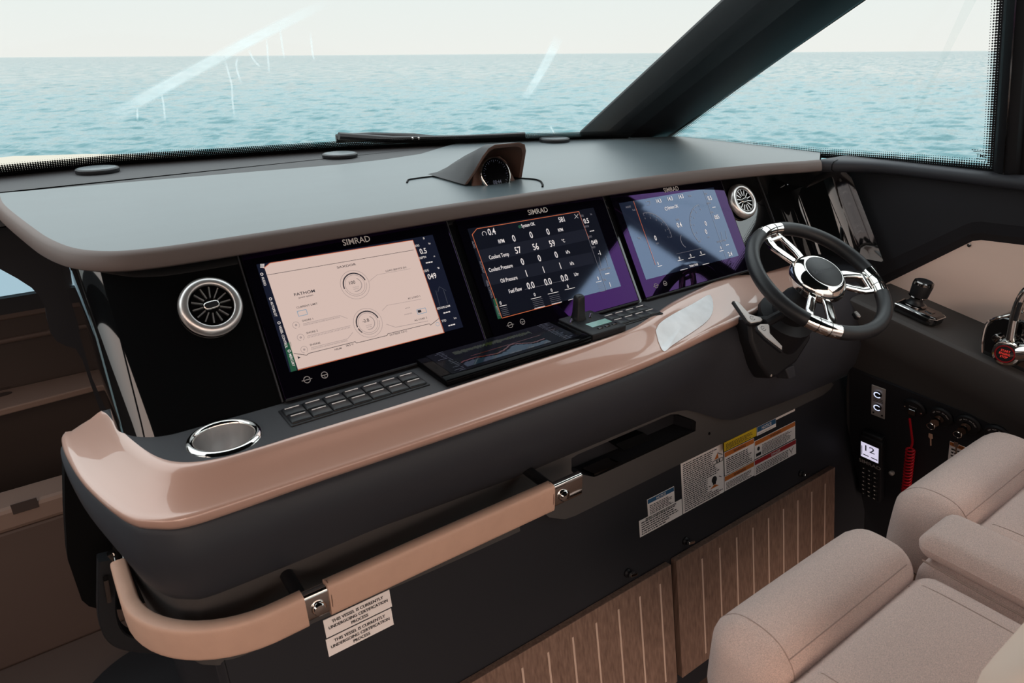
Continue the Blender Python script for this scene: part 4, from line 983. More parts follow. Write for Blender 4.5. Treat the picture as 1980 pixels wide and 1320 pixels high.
# thruster paddles behind the wheel
PM = WM @ T(0, 0, -.075)
def paddle(px_, lab, icon):
    q = [uv(PM, *p) for p in px_]; a = sum((q[i][0]*q[(i+1) % len(q)][1]-q[(i+1) % len(q)][0]*q[i][1]) for i in range(len(q)))
    if a < 0: q = q[::-1]
    c = (sum(p[0] for p in q)/len(q), sum(p[1] for p in q)/len(q))
    t = thing('shift_paddle', lab, 'paddle', PM @ Vector((c[0], c[1], 0)), 'silver paddles by the steering column')
    B().prism([(c[0]+(p[0]-c[0])*1.10, c[1]+(p[1]-c[1])*1.10) for p in q], -.010, -.001, PM).build('paddle_back', 'matte_black', t, bevel=.002)
    B().prism(q, -.001, .002, PM).build('paddle_face', 'silver_face', t, bevel=.0012)
    ic = uv(PM, *icon); b = B(); b.arc(ic[0], ic[1], .006, R(20), R(330), .0012, .0023, PM); b.rect(ic[0]-.003, ic[0]+.003, ic[1]-.0005, ic[1]+.0005, .0023, PM); b.build('paddle_symbol', 'label_black', t, smooth=False)
paddle([(1420, 583), (1427, 584), (1449, 608), (1470, 614), (1474, 619), (1470, 622), (1452, 625), (1446, 621)], 'upper left silver paddle beside the steering column', (1454, 616))
paddle([(1464, 631), (1470, 627), (1484, 627), (1487, 630), (1488, 645), (1512, 670), (1511, 676), (1480, 652), (1466, 637)], 'lower left silver paddle beside the steering column', (1475, 636))
paddle([(1651, 603), (1656, 602), (1664, 611), (1663, 614), (1657, 612)], 'small silver paddle tip seen right of the wheel hub', (1658, 608))
for a, b_ in (((1480, 622), (1510, 635)),):
    pa = PM @ Vector((*uv(PM, *a), -.008)); pb_ = PM @ Vector((0, 0, -.03))
    B().tube([pa, pb_], .012, 10).build('paddle_stalk', 'matte_black', t)

# ================================================================== GRAB RAIL
hzz = -.289
path = [(.462, -.222, hzz), (.2, -.222, hzz), (-.08, -.222, hzz-.002)]
arcp = [(-.125-.183*math.sin(a), -.039-.183*math.cos(a), hzz-.003-.012*a) for a in [i/14*math.pi/2 for i in range(15)]]
t = thing('grab_rail', 'tan leather wrapped grab rail with chrome joints along the console front', 'grab rail', (.1, -.222, hzz))
upz = (0, 0, 1)
B().tube([(.395, -.222, hzz), (.25, -.222, hzz), (.1, -.222, hzz), (-.055, -.222, hzz-.001)], .02, 20, flat=(.026, .060, upz)).build('leather_sleeve', 'tan_leather', t, angle=70)
B().tube([(-.092, -.222, hzz-.002)]+arcp+[(-.309, .02, hzz-.02), (-.309, .055, hzz-.02)], .02, 20, flat=(.026, .060, upz)).build('leather_sleeve', 'tan_leather', t, angle=70)
B().tube([(.468, -.222, hzz), (.375, -.222, hzz)], .02, 16, flat=(.017, .050, upz)).build('end_joint', 'chrome', t, angle=50)
B().tube([(-.045, -.222, hzz), (-.10, -.222, hzz)], .02, 16, flat=(.019, .050, upz)).build('middle_joint', 'chrome', t, angle=50)
B().tube([(-.309, .045, hzz-.02), (-.305, .10, hzz-.018), (-.30, .135, hzz-.015)], .02, 16, flat=(.017, .046, upz)).build('end_joint', 'chrome', t, angle=50)
for x in (.42, -.073):
    B().lathe([(.012, 0), (.012, .004), (.009, .008), (.003, .009)], FR((x, -.231, hzz-.004), (1, 0, 0), (0, 0, 1), (0, -1, 0)), 20).build('stud', 'chrome', t, angle=40)
    B().tube([(x-.02, -.222, hzz+.012), (x-.02, -.12, hzz+.012)], .011, 14).build('standoff', 'matte_black', t)
b = B()
for x in (.392, -.052): b.tube([(x+.0*math.cos(a), -.222-.0135*math.cos(a)*1.0, hzz+.030*math.sin(a)) for a in [i/16*2*math.pi for i in range(16)]], .0008, 5, closed=True)
b.build('stitching', 'hood_brown', t)
t = thing('step_handle', 'black loop handle with steel end plate under the port end of the console', 'handle', ony(215, 1240, .1))
B().tube([tuple(p) for p in smooth_curve([ony(a, b_, .1) for a, b_ in ((207, 1075), (206, 1130), (207, 1185), (222, 1222), (255, 1238), (310, 1243), (380, 1246))], 5)], .02, 12, flat=(.03, .028, (0, 1, 0))).build('handle_loop', 'rubber_black', t)
B().tube([ony(204, 1118, .075), ony(211, 1160, .075)], .01, 8, flat=(.008, .016, (0, 1, 0))).build('end_plate', 'dark_chrome', t)
B().tube([ony(213, 1068, .09), ony(246, 1105, .09)], .01, 8, flat=(.012, .012, (0, 1, 0))).build('mount_bar', 'dark_chrome', t)

# ================================================================== CABINET DOORS, LATCHES, LABELS
LP0 = LP
def door(x0, x1, z0, z1, nst, lab, xa):
    def v(z): return (z)/LPU.z                    # plane coordinate for a height
    t = thing('cabinet_door', lab, 'cabinet door', LP @ Vector(((x0+x1)/2, v(z0), 0)), 'wooden doors in the lower front')
    B().box(x0, x1, v(z0), v(z1), .001, .020, LP).build('door_panel', 'teak', t, smooth=False, bevel=.0015)
    for i in range(nst):
        x = xa+i*.0705
        if x > x1-.03: break
        B().box(x-.0025, x+.0025, v(z0)+.025, v(z1)-.035, .0190, .0208, LP).build('inlay_strip', 'inlay', t, smooth=False)
ud = lambda a, b: uv(LP, a, b, .02)
q1, q2 = ud(1308, 1085), ud(1615, 905); q3 = ud(1318, 1312)
s1 = ud(1357, 1077)[0]
door(q1[0], q2[0], q3[1]*LPU.z, q1[1]*LPU.z, 11, 'right wooden cabinet door with pale inlay strips below the warning labels', s1)
e1 = ud(1298, 1093)
door(e1[0]-(q2[0]-q1[0]), e1[0], q3[1]*LPU.z, q1[1]*LPU.z, 11, 'left wooden cabinet door with pale inlay strips, cut by the lower frame edge', e1[0]-(q2[0]-s1)+.012)
for a, b_, lab in ((1215, 1108, 'dark turn latch above the left wooden door'), (1327, 1046, 'dark turn latch above the gap between the doors'), (1550, 915, 'dark turn latch above the right wooden door near its far corner')):
    M = LP @ T(*uv(LP, a, b_, .004), .0); t = thing('turn_latch', lab, 'latch', M.translation, 'turn latches above the doors')
    B().lathe([(.011, 0), (.011, .004), (.008, .008), (.008, .014)], M, 16).build('latch_base', 'matte_black', t)
    B().box(-.004, .018, -.004, .004, .012, .018, M @ RZ(R(-12))).build('latch_lever', 'chrome', t, smooth=False, bevel=.0015)
rng = random.Random(11)
def sticker(px_, lab, base='label_white', head=None, htxt=None, hcol='label_white', hh=.0, lines=0, text=None, txt_h=.008, pics=(), group='small print labels on the lower front', sw=.0, off=.0012, name='warning_label', frame=None, ink='label_black'):
    FM = frame or LP
    q = [uv(FM, *p, off) for p in px_]; x0 = (q[0][0]+q[2][0])/2; x1 = (q[1][0]+q[3][0])/2; y1 = (q[0][1]+q[1][1])/2; y0 = (q[2][1]+q[3][1])/2
    t = thing(name, lab, 'label', FM @ Vector(((x0+x1)/2, y0, off)), group)
    B().box(x0, x1, y0, y1, off-.0011, off, FM).build('backing', base, t, smooth=False)
    H = y1-y0; W_ = x1-x0; top = y1
    if head:
        hd = B().rect(x0+.001, x1-.001, y1-hh, y1-.001, off+.0003, FM).build('heading_bar', head, t, smooth=False); top = y1-hh
        if htxt: B().text(htxt, hh*.75, FM @ T((x0+x1)/2, y1-hh*.82, off+.0006), 'C', 1.0).build('heading', hcol, t, smooth=False)
    b = B()
    if text:
        for s, fx, fy, sz, al in text:
            for dx in (-.00025, .00025): b.text(s, sz, FM @ T(x0+W_*fx+dx, y0+H*fy, off+.0006+dx*.2), al, .96)
    if lines:
        p = (top-y0-.008)/lines
        for i in range(lines):
            y = top-.005-p*(i+.5); x = x0+.006; end = x1-.006-(rng.random()*.4*W_ if rng.random() < .35 else rng.random()*.03)
            for (fx0, fx1, fy0, fy1, _) in pics:
                if y0+H*fy0-.002 < y < y0+H*fy1+.002:
                    if fx0 > .5: end = min(end, x0+W_*fx0-.004)
                    else: x = max(x, x0+W_*fx1+.004)
            while x < end:
                l = .003+rng.random()*.009; b.rect(x, min(x+l, end), y-p*.24, y+p*.24, off+.0006, FM); x += l+.0018
    if b.v: b.build('small_print', ink, t, smooth=False)
    for fx0, fx1, fy0, fy1, kind in pics:
        ax, bx, ay, by = x0+W_*fx0, x0+W_*fx1, y0+H*fy0, y0+H*fy1; cx = (ax+bx)/2; z = off+.0006; b = B(); b2 = None
        if kind == 'boat':
            b2 = B().add([(cx-.35*(bx-ax), ay+.45*(by-ay), z), (cx+.1*(bx-ax), ay+.45*(by-ay), z), (cx, by, z)], [(0, 1, 2)], FM); b.line([(ax, ay), (bx, ay), (bx, ay+.35*(by-ay)), (ax, ay+.35*(by-ay)), (ax, ay)], .0018, z, FM); b.line([(cx, by), (bx, ay+.6*(by-ay))], .0018, z, FM)
            for f in (.35, .6): b.rect(ax+f*(bx-ax), ax+(f+.12)*(bx-ax), ay, ay+.3*(by-ay), z, FM)
        elif kind == 'prop':
            b.arc(cx, ay+.65*(by-ay), .3*(by-ay)*.5, 0, 6.28, .3*(by-ay), z, FM); b.rect(cx-.006, cx+.006, ay+.25*(by-ay), ay+.5*(by-ay), z, FM)
            b2 = B().add([(ax+.1*(bx-ax), ay, z), (cx, ay+.25*(by-ay), z), (bx-.1*(bx-ax), ay, z)], [(0, 1, 2)], FM); b.line([(bx-.004, by-.008), (bx+.006, by-.014)], .002, z, FM); b.line([(ax, ay+.3*(by-ay)), (ax+.008, ay+.26*(by-ay))], .002, z, FM)
        elif kind == 'person':
            b.arc(cx, by-.006, .003, 0, 6.28, .006, z, FM); b.rect(cx-.008, cx+.008, ay+.15*(by-ay), by-.022, z, FM); b.rect(cx-.011, cx+.011, ay+.1*(by-ay), ay+.4*(by-ay), z, FM)
        elif kind == 'bird':
            b.line([(ax, by), (cx, ay+.3*(by-ay)), (bx, by)], .002, z, FM); b.line([(cx, ay+.3*(by-ay)), (cx+.004, ay)], .0015, z, FM)
        b.build('pictogram', 'label_black', t, smooth=False)
        if b2: b2.build('pictogram_fill', 'label_orange', t, smooth=False)
    return t
p8 = lambda a, b: (1220+a/4.888, 780+b/4.888)
ct = [('THIS VESSEL IS CURRENTLY', .5, .68, .0084, 'C'), ('UNDERGOING CERTIFICATION', .5, .40, .0084, 'C'), ('PROCESS', .5, .12, .0084, 'C')]
sticker([(625, 1199), (753, 1140), (631, 1233), (758, 1173)], 'upper white certification label below the grab rail', text=ct)
sticker([(630, 1236), (757, 1176), (636, 1269), (761, 1208)], 'lower white certification label below the grab rail', text=ct)
sticker([p8(158, 905), p8(410, 782), p8(160, 1075), p8(412, 940)], 'small white label with blue heading, leftmost of the warning labels', head='label_blue', htxt='NOTICE', hh=.012, lines=6)
sticker([p8(80, 1105), p8(482, 905), p8(84, 1262), p8(484, 1055)], 'wide white pollution notice, lowest of the warning labels', lines=6, text=[('PREVENT THE DISCHARGE OF POLLUTION', .5, .87, .0058, 'C')], off=.0024)
sticker([p8(480, 555), p8(875, 375), p8(485, 1045), p8(875, 840)], 'large white label of dense print with two pictograms', lines=24, pics=((.74, .98, .66, .86, 'boat'), (.62, .90, .20, .44, 'prop')))
sticker([p8(880, 375), p8(1185, 222), p8(882, 440), p8(1185, 320)], 'yellow label, topmost left of the small orange ones', base='label_yellow', lines=5, group='small print labels on the lower front', off=.0145)
sticker([p8(885, 452), p8(1165, 335), p8(885, 660), p8(1165, 560)], 'white label with orange heading directly under the yellow label', head='label_orange', htxt='WARNING', hcol='label_black', hh=.014, lines=8)
sticker([p8(885, 672), p8(1165, 562), p8(885, 828), p8(1165, 680)], 'white label with orange heading at the bottom of the middle column', head='label_orange', htxt='WARNING', hcol='label_black', hh=.014, lines=5)
sticker([p8(1170, 345), p8(1552, 178), p8(1170, 520), p8(1552, 335)], 'white label with orange heading and seated figure pictogram', head='label_orange', htxt='WARNING', hcol='label_black', hh=.014, lines=8, pics=((.02, .15, .05, .62, 'person'),))
sticker([p8(1168, 535), p8(1560, 340), p8(1168, 672), p8(1560, 485)], 'white label with red heading, lowest on the right', head='label_red', htxt='DANGER', hh=.014, lines=5, pics=((.82, .93, .15, .6, 'bird'),))
sticker([p8(1190, 218), p8(1370, 140), p8(1192, 300), p8(1370, 225)], 'small white label with blue heading above the orange ones at the panel edge', head='label_blue', htxt='NOTICE', hh=.016, lines=2)
q = [uv(LP, *p8(1372, 138), .002), uv(LP, *p8(1552, 55), .002)]
tag(B().box(q[0][0], q[1][0], q[0][1]-.006, q[0][1]+.004, 0, .0012, LP).build('label_strip', 'label_white', None, smooth=False), 'narrow white label strip peeking out under the switch panel', 'label')

# ================================================================== STARBOARD SIDE
def zs(y): return -.145+.172*(y+.235)
XW = 1.69
wall = thing('wall_starboard', 'dark starboard cabin side with padded recess', '', (1.69, -.5, FZ)); del wall['category']; wall['kind'] = 'structure'
FW = FR((XW, 0, 0), (0, -1, 0), (0, 0, 1), (-1, 0, 0))
def yz(a, b, X): p = onx(a, b, X); return (-p[1], p[2])
ro = [yz(1640, 543, XW), yz(1700, 512, XW), yz(1862, 436, XW), yz(1878, 430, XW), yz(1895, 428, XW), yz(1980, 438, XW)]
ri_ = [yz(1700, 556, XW+.025), yz(1713, 548, XW+.025), yz(1868, 472, XW+.025), yz(1880, 466, XW+.025), yz(1897, 464, XW+.025), yz(1980, 474, XW+.025)]
ro = [(ro[0][0]-.02, zs(-ro[0][0])-.03), ro[0]]+ro[1:]+[(1.75, ro[-1][1]+.03), (1.75, zs(-1.75)-.03)]
ri_ = [(ri_[0][0]-.02, zs(-ri_[0][0])-.03), ri_[0]]+ri_[1:]+[(1.72, ri_[-1][1]+.03), (1.72, zs(-1.72)-.03)]
out = [(-.65, .19), (1.95, .205), (1.95, zs(-1.95)-.06), (-.65, zs(.14)-.2)]
B().prism(out, -.02, 0, FW, holes=[ro]).build('side_lining', 'low_black', wall, smooth=False)
B().loft([[(p[0], p[1], 0) for p in ro], [(p[0]*.4+r_[0]*.6, p[1]*.4+r_[1]*.6, -.010) for p, r_ in zip(ro, ri_)], [(p[0], p[1], -.026) for p in ri_]], FW, cv=True).build('recess_frame', 'low_black', wall, smooth=False)
B().prism(ri_, -.034, -.026, FW).build('recess_cushion', 'tan_panel', wall, smooth=False)
b = B()
for a, c in ((1874, 474), (1725, 553)): b.lathe([(.005, 0), (.005, .002), (.002, .003)], FW @ T(*yz(a, c, XW+.025), -.026), 10)
b.build('screw', 'dark_chrome', wall)
# ledge under the side window
lw = thing('trim_8', 'grey ledge along the foot of the side window', '', (1.66, -.3, .19)); del lw['category']; lw['kind'] = 'structure'
rows = []
for y, sh_ in ((.022, -.112), (-.01, -.085), (-.05, -.045), (-.10, -.012), (-.16, 0), (-.3, 0), (-.6, 0), (-1.2, 0), (-1.95, 0)):
    z = .2155+.002*max(0, min(1, (.1-y)/.5)); rows.append([(1.705, y, z+.0005), (1.672+sh_, y, z), (1.655+sh_, y, z-.004), (1.648+sh_, y, z-.012), (1.650+sh_, y, z-.026), (1.660+sh_, y, z-.033), (1.70, y, z-.034)])
B().loft(rows).build('ledge', 'body_grey', lw, angle=50)
b = B().loft([[(r[i][0]-.002*(1 if 2 <= i <= 4 else 0), r[i][1]-dy, r[i][2]+.0006) for i in range(1, 6)] for r, dy in ((rows[1], 0), (rows[1], .0025))]); b.build('ledge_joint', 'deep_black', lw)
# side console shelf and face
sc = thing('wall_side_console', 'dark side console with a sloping shelf', '', (1.55, -.6, FZ)); del sc['category']; sc['kind'] = 'structure'
rows = []
for y in (-.165, -.3, -.5, -.8, -1.2, -1.95):
    z = zs(y); rows.append([(1.73, y, z), (1.515, y, z), (1.507, y, z-.002), (1.501, y, z-.007), (1.500, y, z-.014), (1.515, y, z-.07), (1.528, y, z-.115), (1.545, y, z-.13), (1.5+.35*.24+.0, y, -.44), (1.5+.35*.9, y, FZ)])
B().loft(rows[::-1]).build('side_shelf', 'panel_grey', sc, angle=40)
r0 = rows[0]; B().add(r0+[(1.73, -.165, FZ)], [tuple(range(len(r0)+1))]).build('end_face', 'low_black', sc, smooth=False)
SL = FR((1.5+.35*.24, 0, -.44), (0, -1, 0), (-(1.815-1.584)/(.66), 0, 1))
kx = (1.815-1.584)/.66
def sl(a, b, off=.0): return uv(SL, a, b, off)
# lower face finish (darker) as separate lining
fx = B(); zt_ = .0
tp = [(.185, .06), (1.9, -.0), (1.9, -.66/SL.col[1][2]), (.185, -.66/SL.col[1][2])]
fx.prism([(.175, .085), (.5, .075), (1.9, -.12), (1.9, -.68), (.175, -.68)], -.01, .002, SL).build('key_panel', 'low_black', sc, smooth=False)
# joystick
SF = FR((1.6, -.3, zs(-.3)), (0, -1, -.165), (1, 0, 0), (-.0, -.163, .987)); SF = FR((1.6, -.3, zs(-.3)), (0, -1, -.165), (1, 0, 0))
q = uv(SF, 1768, 612)
SFn = Vector(SF.col[2][:3]); 
if SFn.z < 0: SF = FR((1.6, -.3, zs(-.3)), (0, -1, -.165), (-1, 0, 0)); 
q = uv(SF, 1772, 612); JM = SF @ T(q[0], q[1], 0)
t = thing('docking_joystick', 'black docking joystick with chrome rings on the side shelf', 'joystick', JM.translation)
pj = [(-.052, -.030), (.042, -.034), (.056, -.022), (.058, .02), (.044, .034), (-.042, .034), (-.054, .022)]
B().prism(pj, 0, .027, JM).build('base', 'gloss_black', t, bevel=.006)
B().tube([JM @ Vector((p[0]*1.01, p[1]*1.01, .022)) for p in pj], .0016, 8, closed=True).build('base_trim', 'chrome', t)
B().box(.016, .036, -.010, .010, .026, .0295, JM).build('button_block', 'dark_chrome', t, smooth=False, bevel=.002)
KM = JM @ T(-.018, .004, .008) @ Matrix.Scale(.84, 4)
B().lathe([(.032, .018), (.031, .026), (.022, .034), (.019, .042), (.019, .050)], KM, 28).build('gaiter', 'rubber_black', t)
B().lathe([(.020, .050), (.0265, .054), (.0275, .060), (.030, .092), (.028, .102), (.022, .106), (.015, .104)], KM, 32).build('knob', 'rubber_black', t, angle=40)
B().lathe([(.0265, .0505), (.0282, .053), (.0265, .0555)], KM, 32, True).build('knob_ring', 'dark_chrome', t); B().lathe([(.0298, .0945), (.0285, .1025), (.0245, .105), (.0250, .097)], KM, 32, True).build('knob_ring', 'dark_chrome', t)
B().lathe([(.030, .020), (.0345, .0235), (.0345, .026), (.030, .029)], KM, 32).build('collar_ring', 'dark_chrome', t)
# throttle
XT = 1.52
hub = onx(1950, 680, XT); TM = FR(hub, (0, -1, 0), (0, 0, 1), (-1, 0, 0))
def tv(a, b): p = onx(a, b, XT); return (-(p[1]-hub[1]), p[2]-hub[2])
t = thing('throttle_control', 'chrome throttle lever with a red lit start button on the side shelf', 'throttle', (1.58, hub[1], zs(hub[1])))
hp = [tv(1893, 692), tv(1894, 660), tv(1900, 632), tv(1912, 620), tv(1935, 612), (.09, .075), (.12, .06), (.13, -.05), tv(1975, 745), tv(1930, 715)]
B().prism(hp, -.15, -.012, TM).build('housing', 'gloss_black', t, bevel=.006)
B().tube([TM @ Vector((*p, -.014)) for p in smooth_curve([tv(1894, 690), tv(1895, 660), tv(1902, 631), tv(1914, 620), tv(1940, 613), tv(1975, 604)], 4)], .0035, 8).build('housing_trim', 'chrome', t)
B().lathe([(.022, .018), (.029, .016), (.034, .006), (.034, -.010), (.026, -.016)], TM, 36).build('lever_hub', 'chrome', t, angle=40)
bt = B().lathe([(.0235, .016), (.0225, .0205), (.019, .021)], TM, 30).build('start_button', 'matte_black', t)
B().lathe([(.0215, .020), (.0212, .0222), (.0185, .0222), (.0185, .020)], TM, 30, True).build('button_ring', 'red_ring', bt)
b = B()
for i, s in enumerate(('START', 'ENGINE', 'STOP')): b.text(s, .0075, TM @ T(0, .005-i*.0075, .0216), 'C', .9)
b.build('button_lettering', 'red_glow', bt, smooth=False)
ar = [tv(1962, 655), tv(1968, 620), tv(1978, 585), tv(1988, 560)]
for off, nm in ((0, 'lever_arm'), (.036, 'lever_arm')):
    P = [TM @ Vector((p[0]+off*.9-(.004 if off == 0 else 0), p[1]+off*.1, .012)) for p in smooth_curve([ar[0], ar[1], ar[2], (ar[3][0]+.005, ar[3][1]), (ar[3][0]+.02, ar[3][1]+.012)], 4)]
    B().tube(P, .010, 14, flat=(.020, .020, (1, 0, 0)) if False else None).build(nm, 'chrome', t)
B().tube([TM @ Vector((ar[3][0]+.008, ar[3][1]+.004, .012)), TM @ Vector((ar[3][0]+.05, ar[3][1]+.012, .012))], .012, 14).build('lever_grip', 'chrome', t)
B().tube([TM @ Vector((.01, 0, .0)), TM @ Vector((.05, .02, 0)), TM @ Vector((.09, .03, 0))], .022, 14).build('lever_root', 'chrome', t)
B().box(ar[1][0]-.004, ar[1][0]+.004, ar[1][1]+.004, ar[2][1]+.006, .0185, .0225, TM).build('trim_switch', 'rubber_black', t, smooth=False, bevel=.002)
B().lathe([(.011, -.011), (.011, -.004), (.008, -.002)], TM @ T(*tv(1926, 655), 0), 18).build('side_button', 'dark_chrome', t)
# switch plate with two ring lit buttons
q = [sl(1687, 745), sl(1714, 748), sl(1683, 800), sl(1712, 806)]
x0, x1, y1, y0 = q[0][0], q[1][0], (q[0][1]+q[1][1])/2, (q[2][1]+q[3][1])/2
t = thing('switch_plate', 'silver plate with two ring lit push buttons', 'switch plate', SL @ Vector(((x0+x1)/2, y0, 0)))
B().box(x0, x1, y0, y1, .002, .005, SL).build('plate', 'silver_face', t, smooth=False, bevel=.001)
for fy in (.77, .34):
    c = ((x0+x1)/2, y0+(y1-y0)*fy)
    bb = B().lathe([(.011, .004), (.011, .008), (.008, .0095)], SL @ T(*c), 24).build('push_button', 'matte_black', t)
    B().arc(c[0], c[1], .0092, R(40), R(330), .0032, .0099, SL).build('light_ring', 'led_white', bb, smooth=False)
b = B()
for i in range(3): b.rect(x0+.006, x1-.006, y0+(y1-y0)*(.60-.05*i), y0+(y1-y0)*(.62-.05*i), .0054, SL)
b.build('lettering', 'label_black', t, smooth=False)
b = B()
for fx_ in (.18, .82): b.lathe([(.003, 0), (.003, .0015), (.001, .002)], SL @ T(x0+(x1-x0)*fx_, y0+(y1-y0)*.10, .005), 8)
b.build('screw', 'matte_black', t)
# kill switch with red coiled lanyard, ignition switches with keys
kc = sl(1770, 787); KM2 = SL @ T(*kc, .002)
t = thing('kill_switch', 'black round engine stop switch, leftmost of the four', 'switch', KM2.translation)
B().lathe([(.031, 0), (.031, .006), (.027, .010), (.015, .011)], KM2, 36).build('switch_body', 'matte_black', t, angle=30)
B().box(-.010, .010, -.016, .004, .010, .018, KM2).build('clip_tab', 'gloss_black', t, smooth=False, bevel=.002)
for s in (-1, 1): B().lathe([(.0028, .009), (.0028, .0115), (.001, .012)], KM2 @ T(s*.022, .002*s*-1), 8).build('screw', 'chrome', t)
B().text('ENGINE', .006, KM2 @ T(0, .008, .0115), 'C').build('lettering', 'print_grey', t, smooth=False)
t = thing('red_lanyard', 'red coiled lanyard hanging from the engine stop switch', 'lanyard', SL @ Vector((*sl(1757, 960), .01)))
cp = [Vector((*sl(a, b), .024)) for a, b in ((1768, 800), (1771, 825), (1773, 845), (1770, 856))]
B().tube([SL @ p for p in smooth_curve(cp, 4) and [Vector(p) for p in smooth_curve(cp, 4)]], .0032, 8).build('cord', 'red_cord', t)
p0 = Vector((*sl(1769, 858), .022)); p1 = Vector((*sl(1756, 968), .022)); hel = []
for i in range(19*12+1):
    f = i/(19*12); c = p0.lerp(p1, f); a = i/12*2*math.pi; hel.append(SL @ (c+Vector((.0105*math.cos(a), 0, .0105*math.sin(a)))))
B().tube(hel, .0030, 6).build('coil', 'red_cord', t, angle=80)
for k, (a, b_, lab) in enumerate(((1822, 803, 'round black ignition switch right of the engine stop switch'), (1874, 818, 'round black ignition switch third in the row'), (1930, 838, 'round black ignition switch half hidden behind the far seat'))):
    IM = SL @ T(*sl(a, b_), .002); t = thing('ignition_switch', lab, 'switch', IM.translation, 'ignition switches on the side console')
    B().lathe([(.031, 0), (.031, .005), (.027, .009), (.013, .0105)], IM, 36).build('switch_body', 'matte_black', t, angle=30)
    B().lathe([(.012, .009), (.012, .015), (.009, .016)], IM, 20).build('key_barrel', 'dark_chrome', t, angle=30)
    b = B()
    for i in range(4):
        a_ = R(140-35*i); b.text(('OFF', 'ACC', 'ON', 'START')[i], .0048, IM @ RZ(a_-math.pi/2) @ T(0, .019, .0104), 'C')
    b.build('lettering', 'print_white', t, smooth=False)
    if k < 2:
        kt = thing('ignition_key', ('steel key on a ring hanging from the second switch of the row', 'steel key on a ring hanging from the third switch of the row')[k], 'key', IM @ Vector((-.01, -.06, .02)), 'keys in the ignition switches')
        kq = IM @ RZ(R(-28 if k == 0 else -26))
        B().prism([(-.009, -.028), (.009, -.028), (.011, -.012), (.004, -.002), (-.004, -.002), (-.011, -.012)], .018, .021, kq).build('key_head', 'dark_chrome', kt, smooth=False)
        B().tube([kq @ Vector((.010*math.cos(i/18*6.283), -.034+.010*math.sin(i/18*6.283), .022)) for i in range(18)], .0012, 6, closed=True).build('key_ring', 'chrome', kt)
        B().prism([(-.005, -.055), (.005, -.055), (.006, -.070), (.002, -.074), (.002, -.098), (-.002, -.100), (-.002, -.074), (-.006, -.070)], .018, .020, SL @ T(*sl(a-14 if k == 0 else a-16, b_-4), .004) @ RZ(R(4))).build('spare_key', 'chrome', kt, smooth=False)
# handset
q = [sl(1672, 836), sl(1716, 840), sl(1670, 948), sl(1712, 956)]
x0, x1, y1, y0 = (q[0][0]+q[2][0])/2, (q[1][0]+q[3][0])/2, (q[0][1]+q[1][1])/2, (q[2][1]+q[3][1])/2
t = thing('radio_handset', 'black radio handset with a lit pale screen clipped to the side console', 'handset', SL @ Vector(((x0+x1)/2, y0, 0)))
W_, H_ = x1-x0, y1-y0
B().rbox(x0, x1, y0, y1, .002, .030, .006, SL, n=6).build('handset_body', 'matte_black', t)
B().rbox(x0+.004, x1-.004, y1-.006, y1+.012, .002, .024, .005, SL, n=5).build('handset_clip', 'rubber_black', t)
B().rect(x0+W_*.10, x1-W_*.12, y1-H_*.33, y1-H_*.09, .0306, SL).build('screen', 'lcd_white', t, smooth=False)
b = B(); b.text('12', H_*.13, SL @ T((x0+x1)/2, y1-H_*.21, .031), 'C', 1.1); b.rect(x0+W_*.13, x0+W_*.16, y1-H_*.30, y1-H_*.15, .031, SL); b.rect(x0+W_*.2, x0+W_*.45, y1-H_*.29, y1-H_*.275, .031, SL); b.rect(x0+W_*.55, x1-W_*.16, y1-H_*.29, y1-H_*.275, .031, SL); b.build('screen_figures', 'ink_dark', t, smooth=False)
B().text('SIMRAD', H_*.075, SL @ T((x0+x1)/2, y1-H_*.43, .0306), 'C', 1.0).build('brand_lettering', 'print_grey', t, smooth=False)
for i in range(3):
    for j in range(7):
        cx, cy = x0+W_*(.24+.26*i), y0+H_*(.05+.073*j)
        k_ = B().rbox(cx-W_*.09, cx+W_*.09, cy-H_*.022, cy+H_*.022, .028, .0325, .0015, SL, n=3).build('key', 'rubber_black', t)
        B().rect(cx-W_*(.02+.02*((i+j) % 3)), cx+W_*.03, cy-H_*(.005+.003*(j % 2)), cy+H_*.006, .0328, SL).build('key_mark', 'print_white', k_, smooth=False)
M = SL @ T(*sl(1727, 911), .002)
tag(B().lathe([(.006, 0), (.008, .004), (.0078, .010), (.004, .013)], M, 20).build('pull_knob', 'silver_face', None), 'small grey knob between the handset and the red lanyard', 'knob')
sticker([(1836, 858), (1885, 866), (1831, 905), (1880, 915)], 'white label with orange heading half hidden behind the far seat', head='label_orange', htxt='WARNING', hcol='label_black', hh=.014, lines=6, group=None or 'small print labels on the lower front', off=.0035, frame=SL)

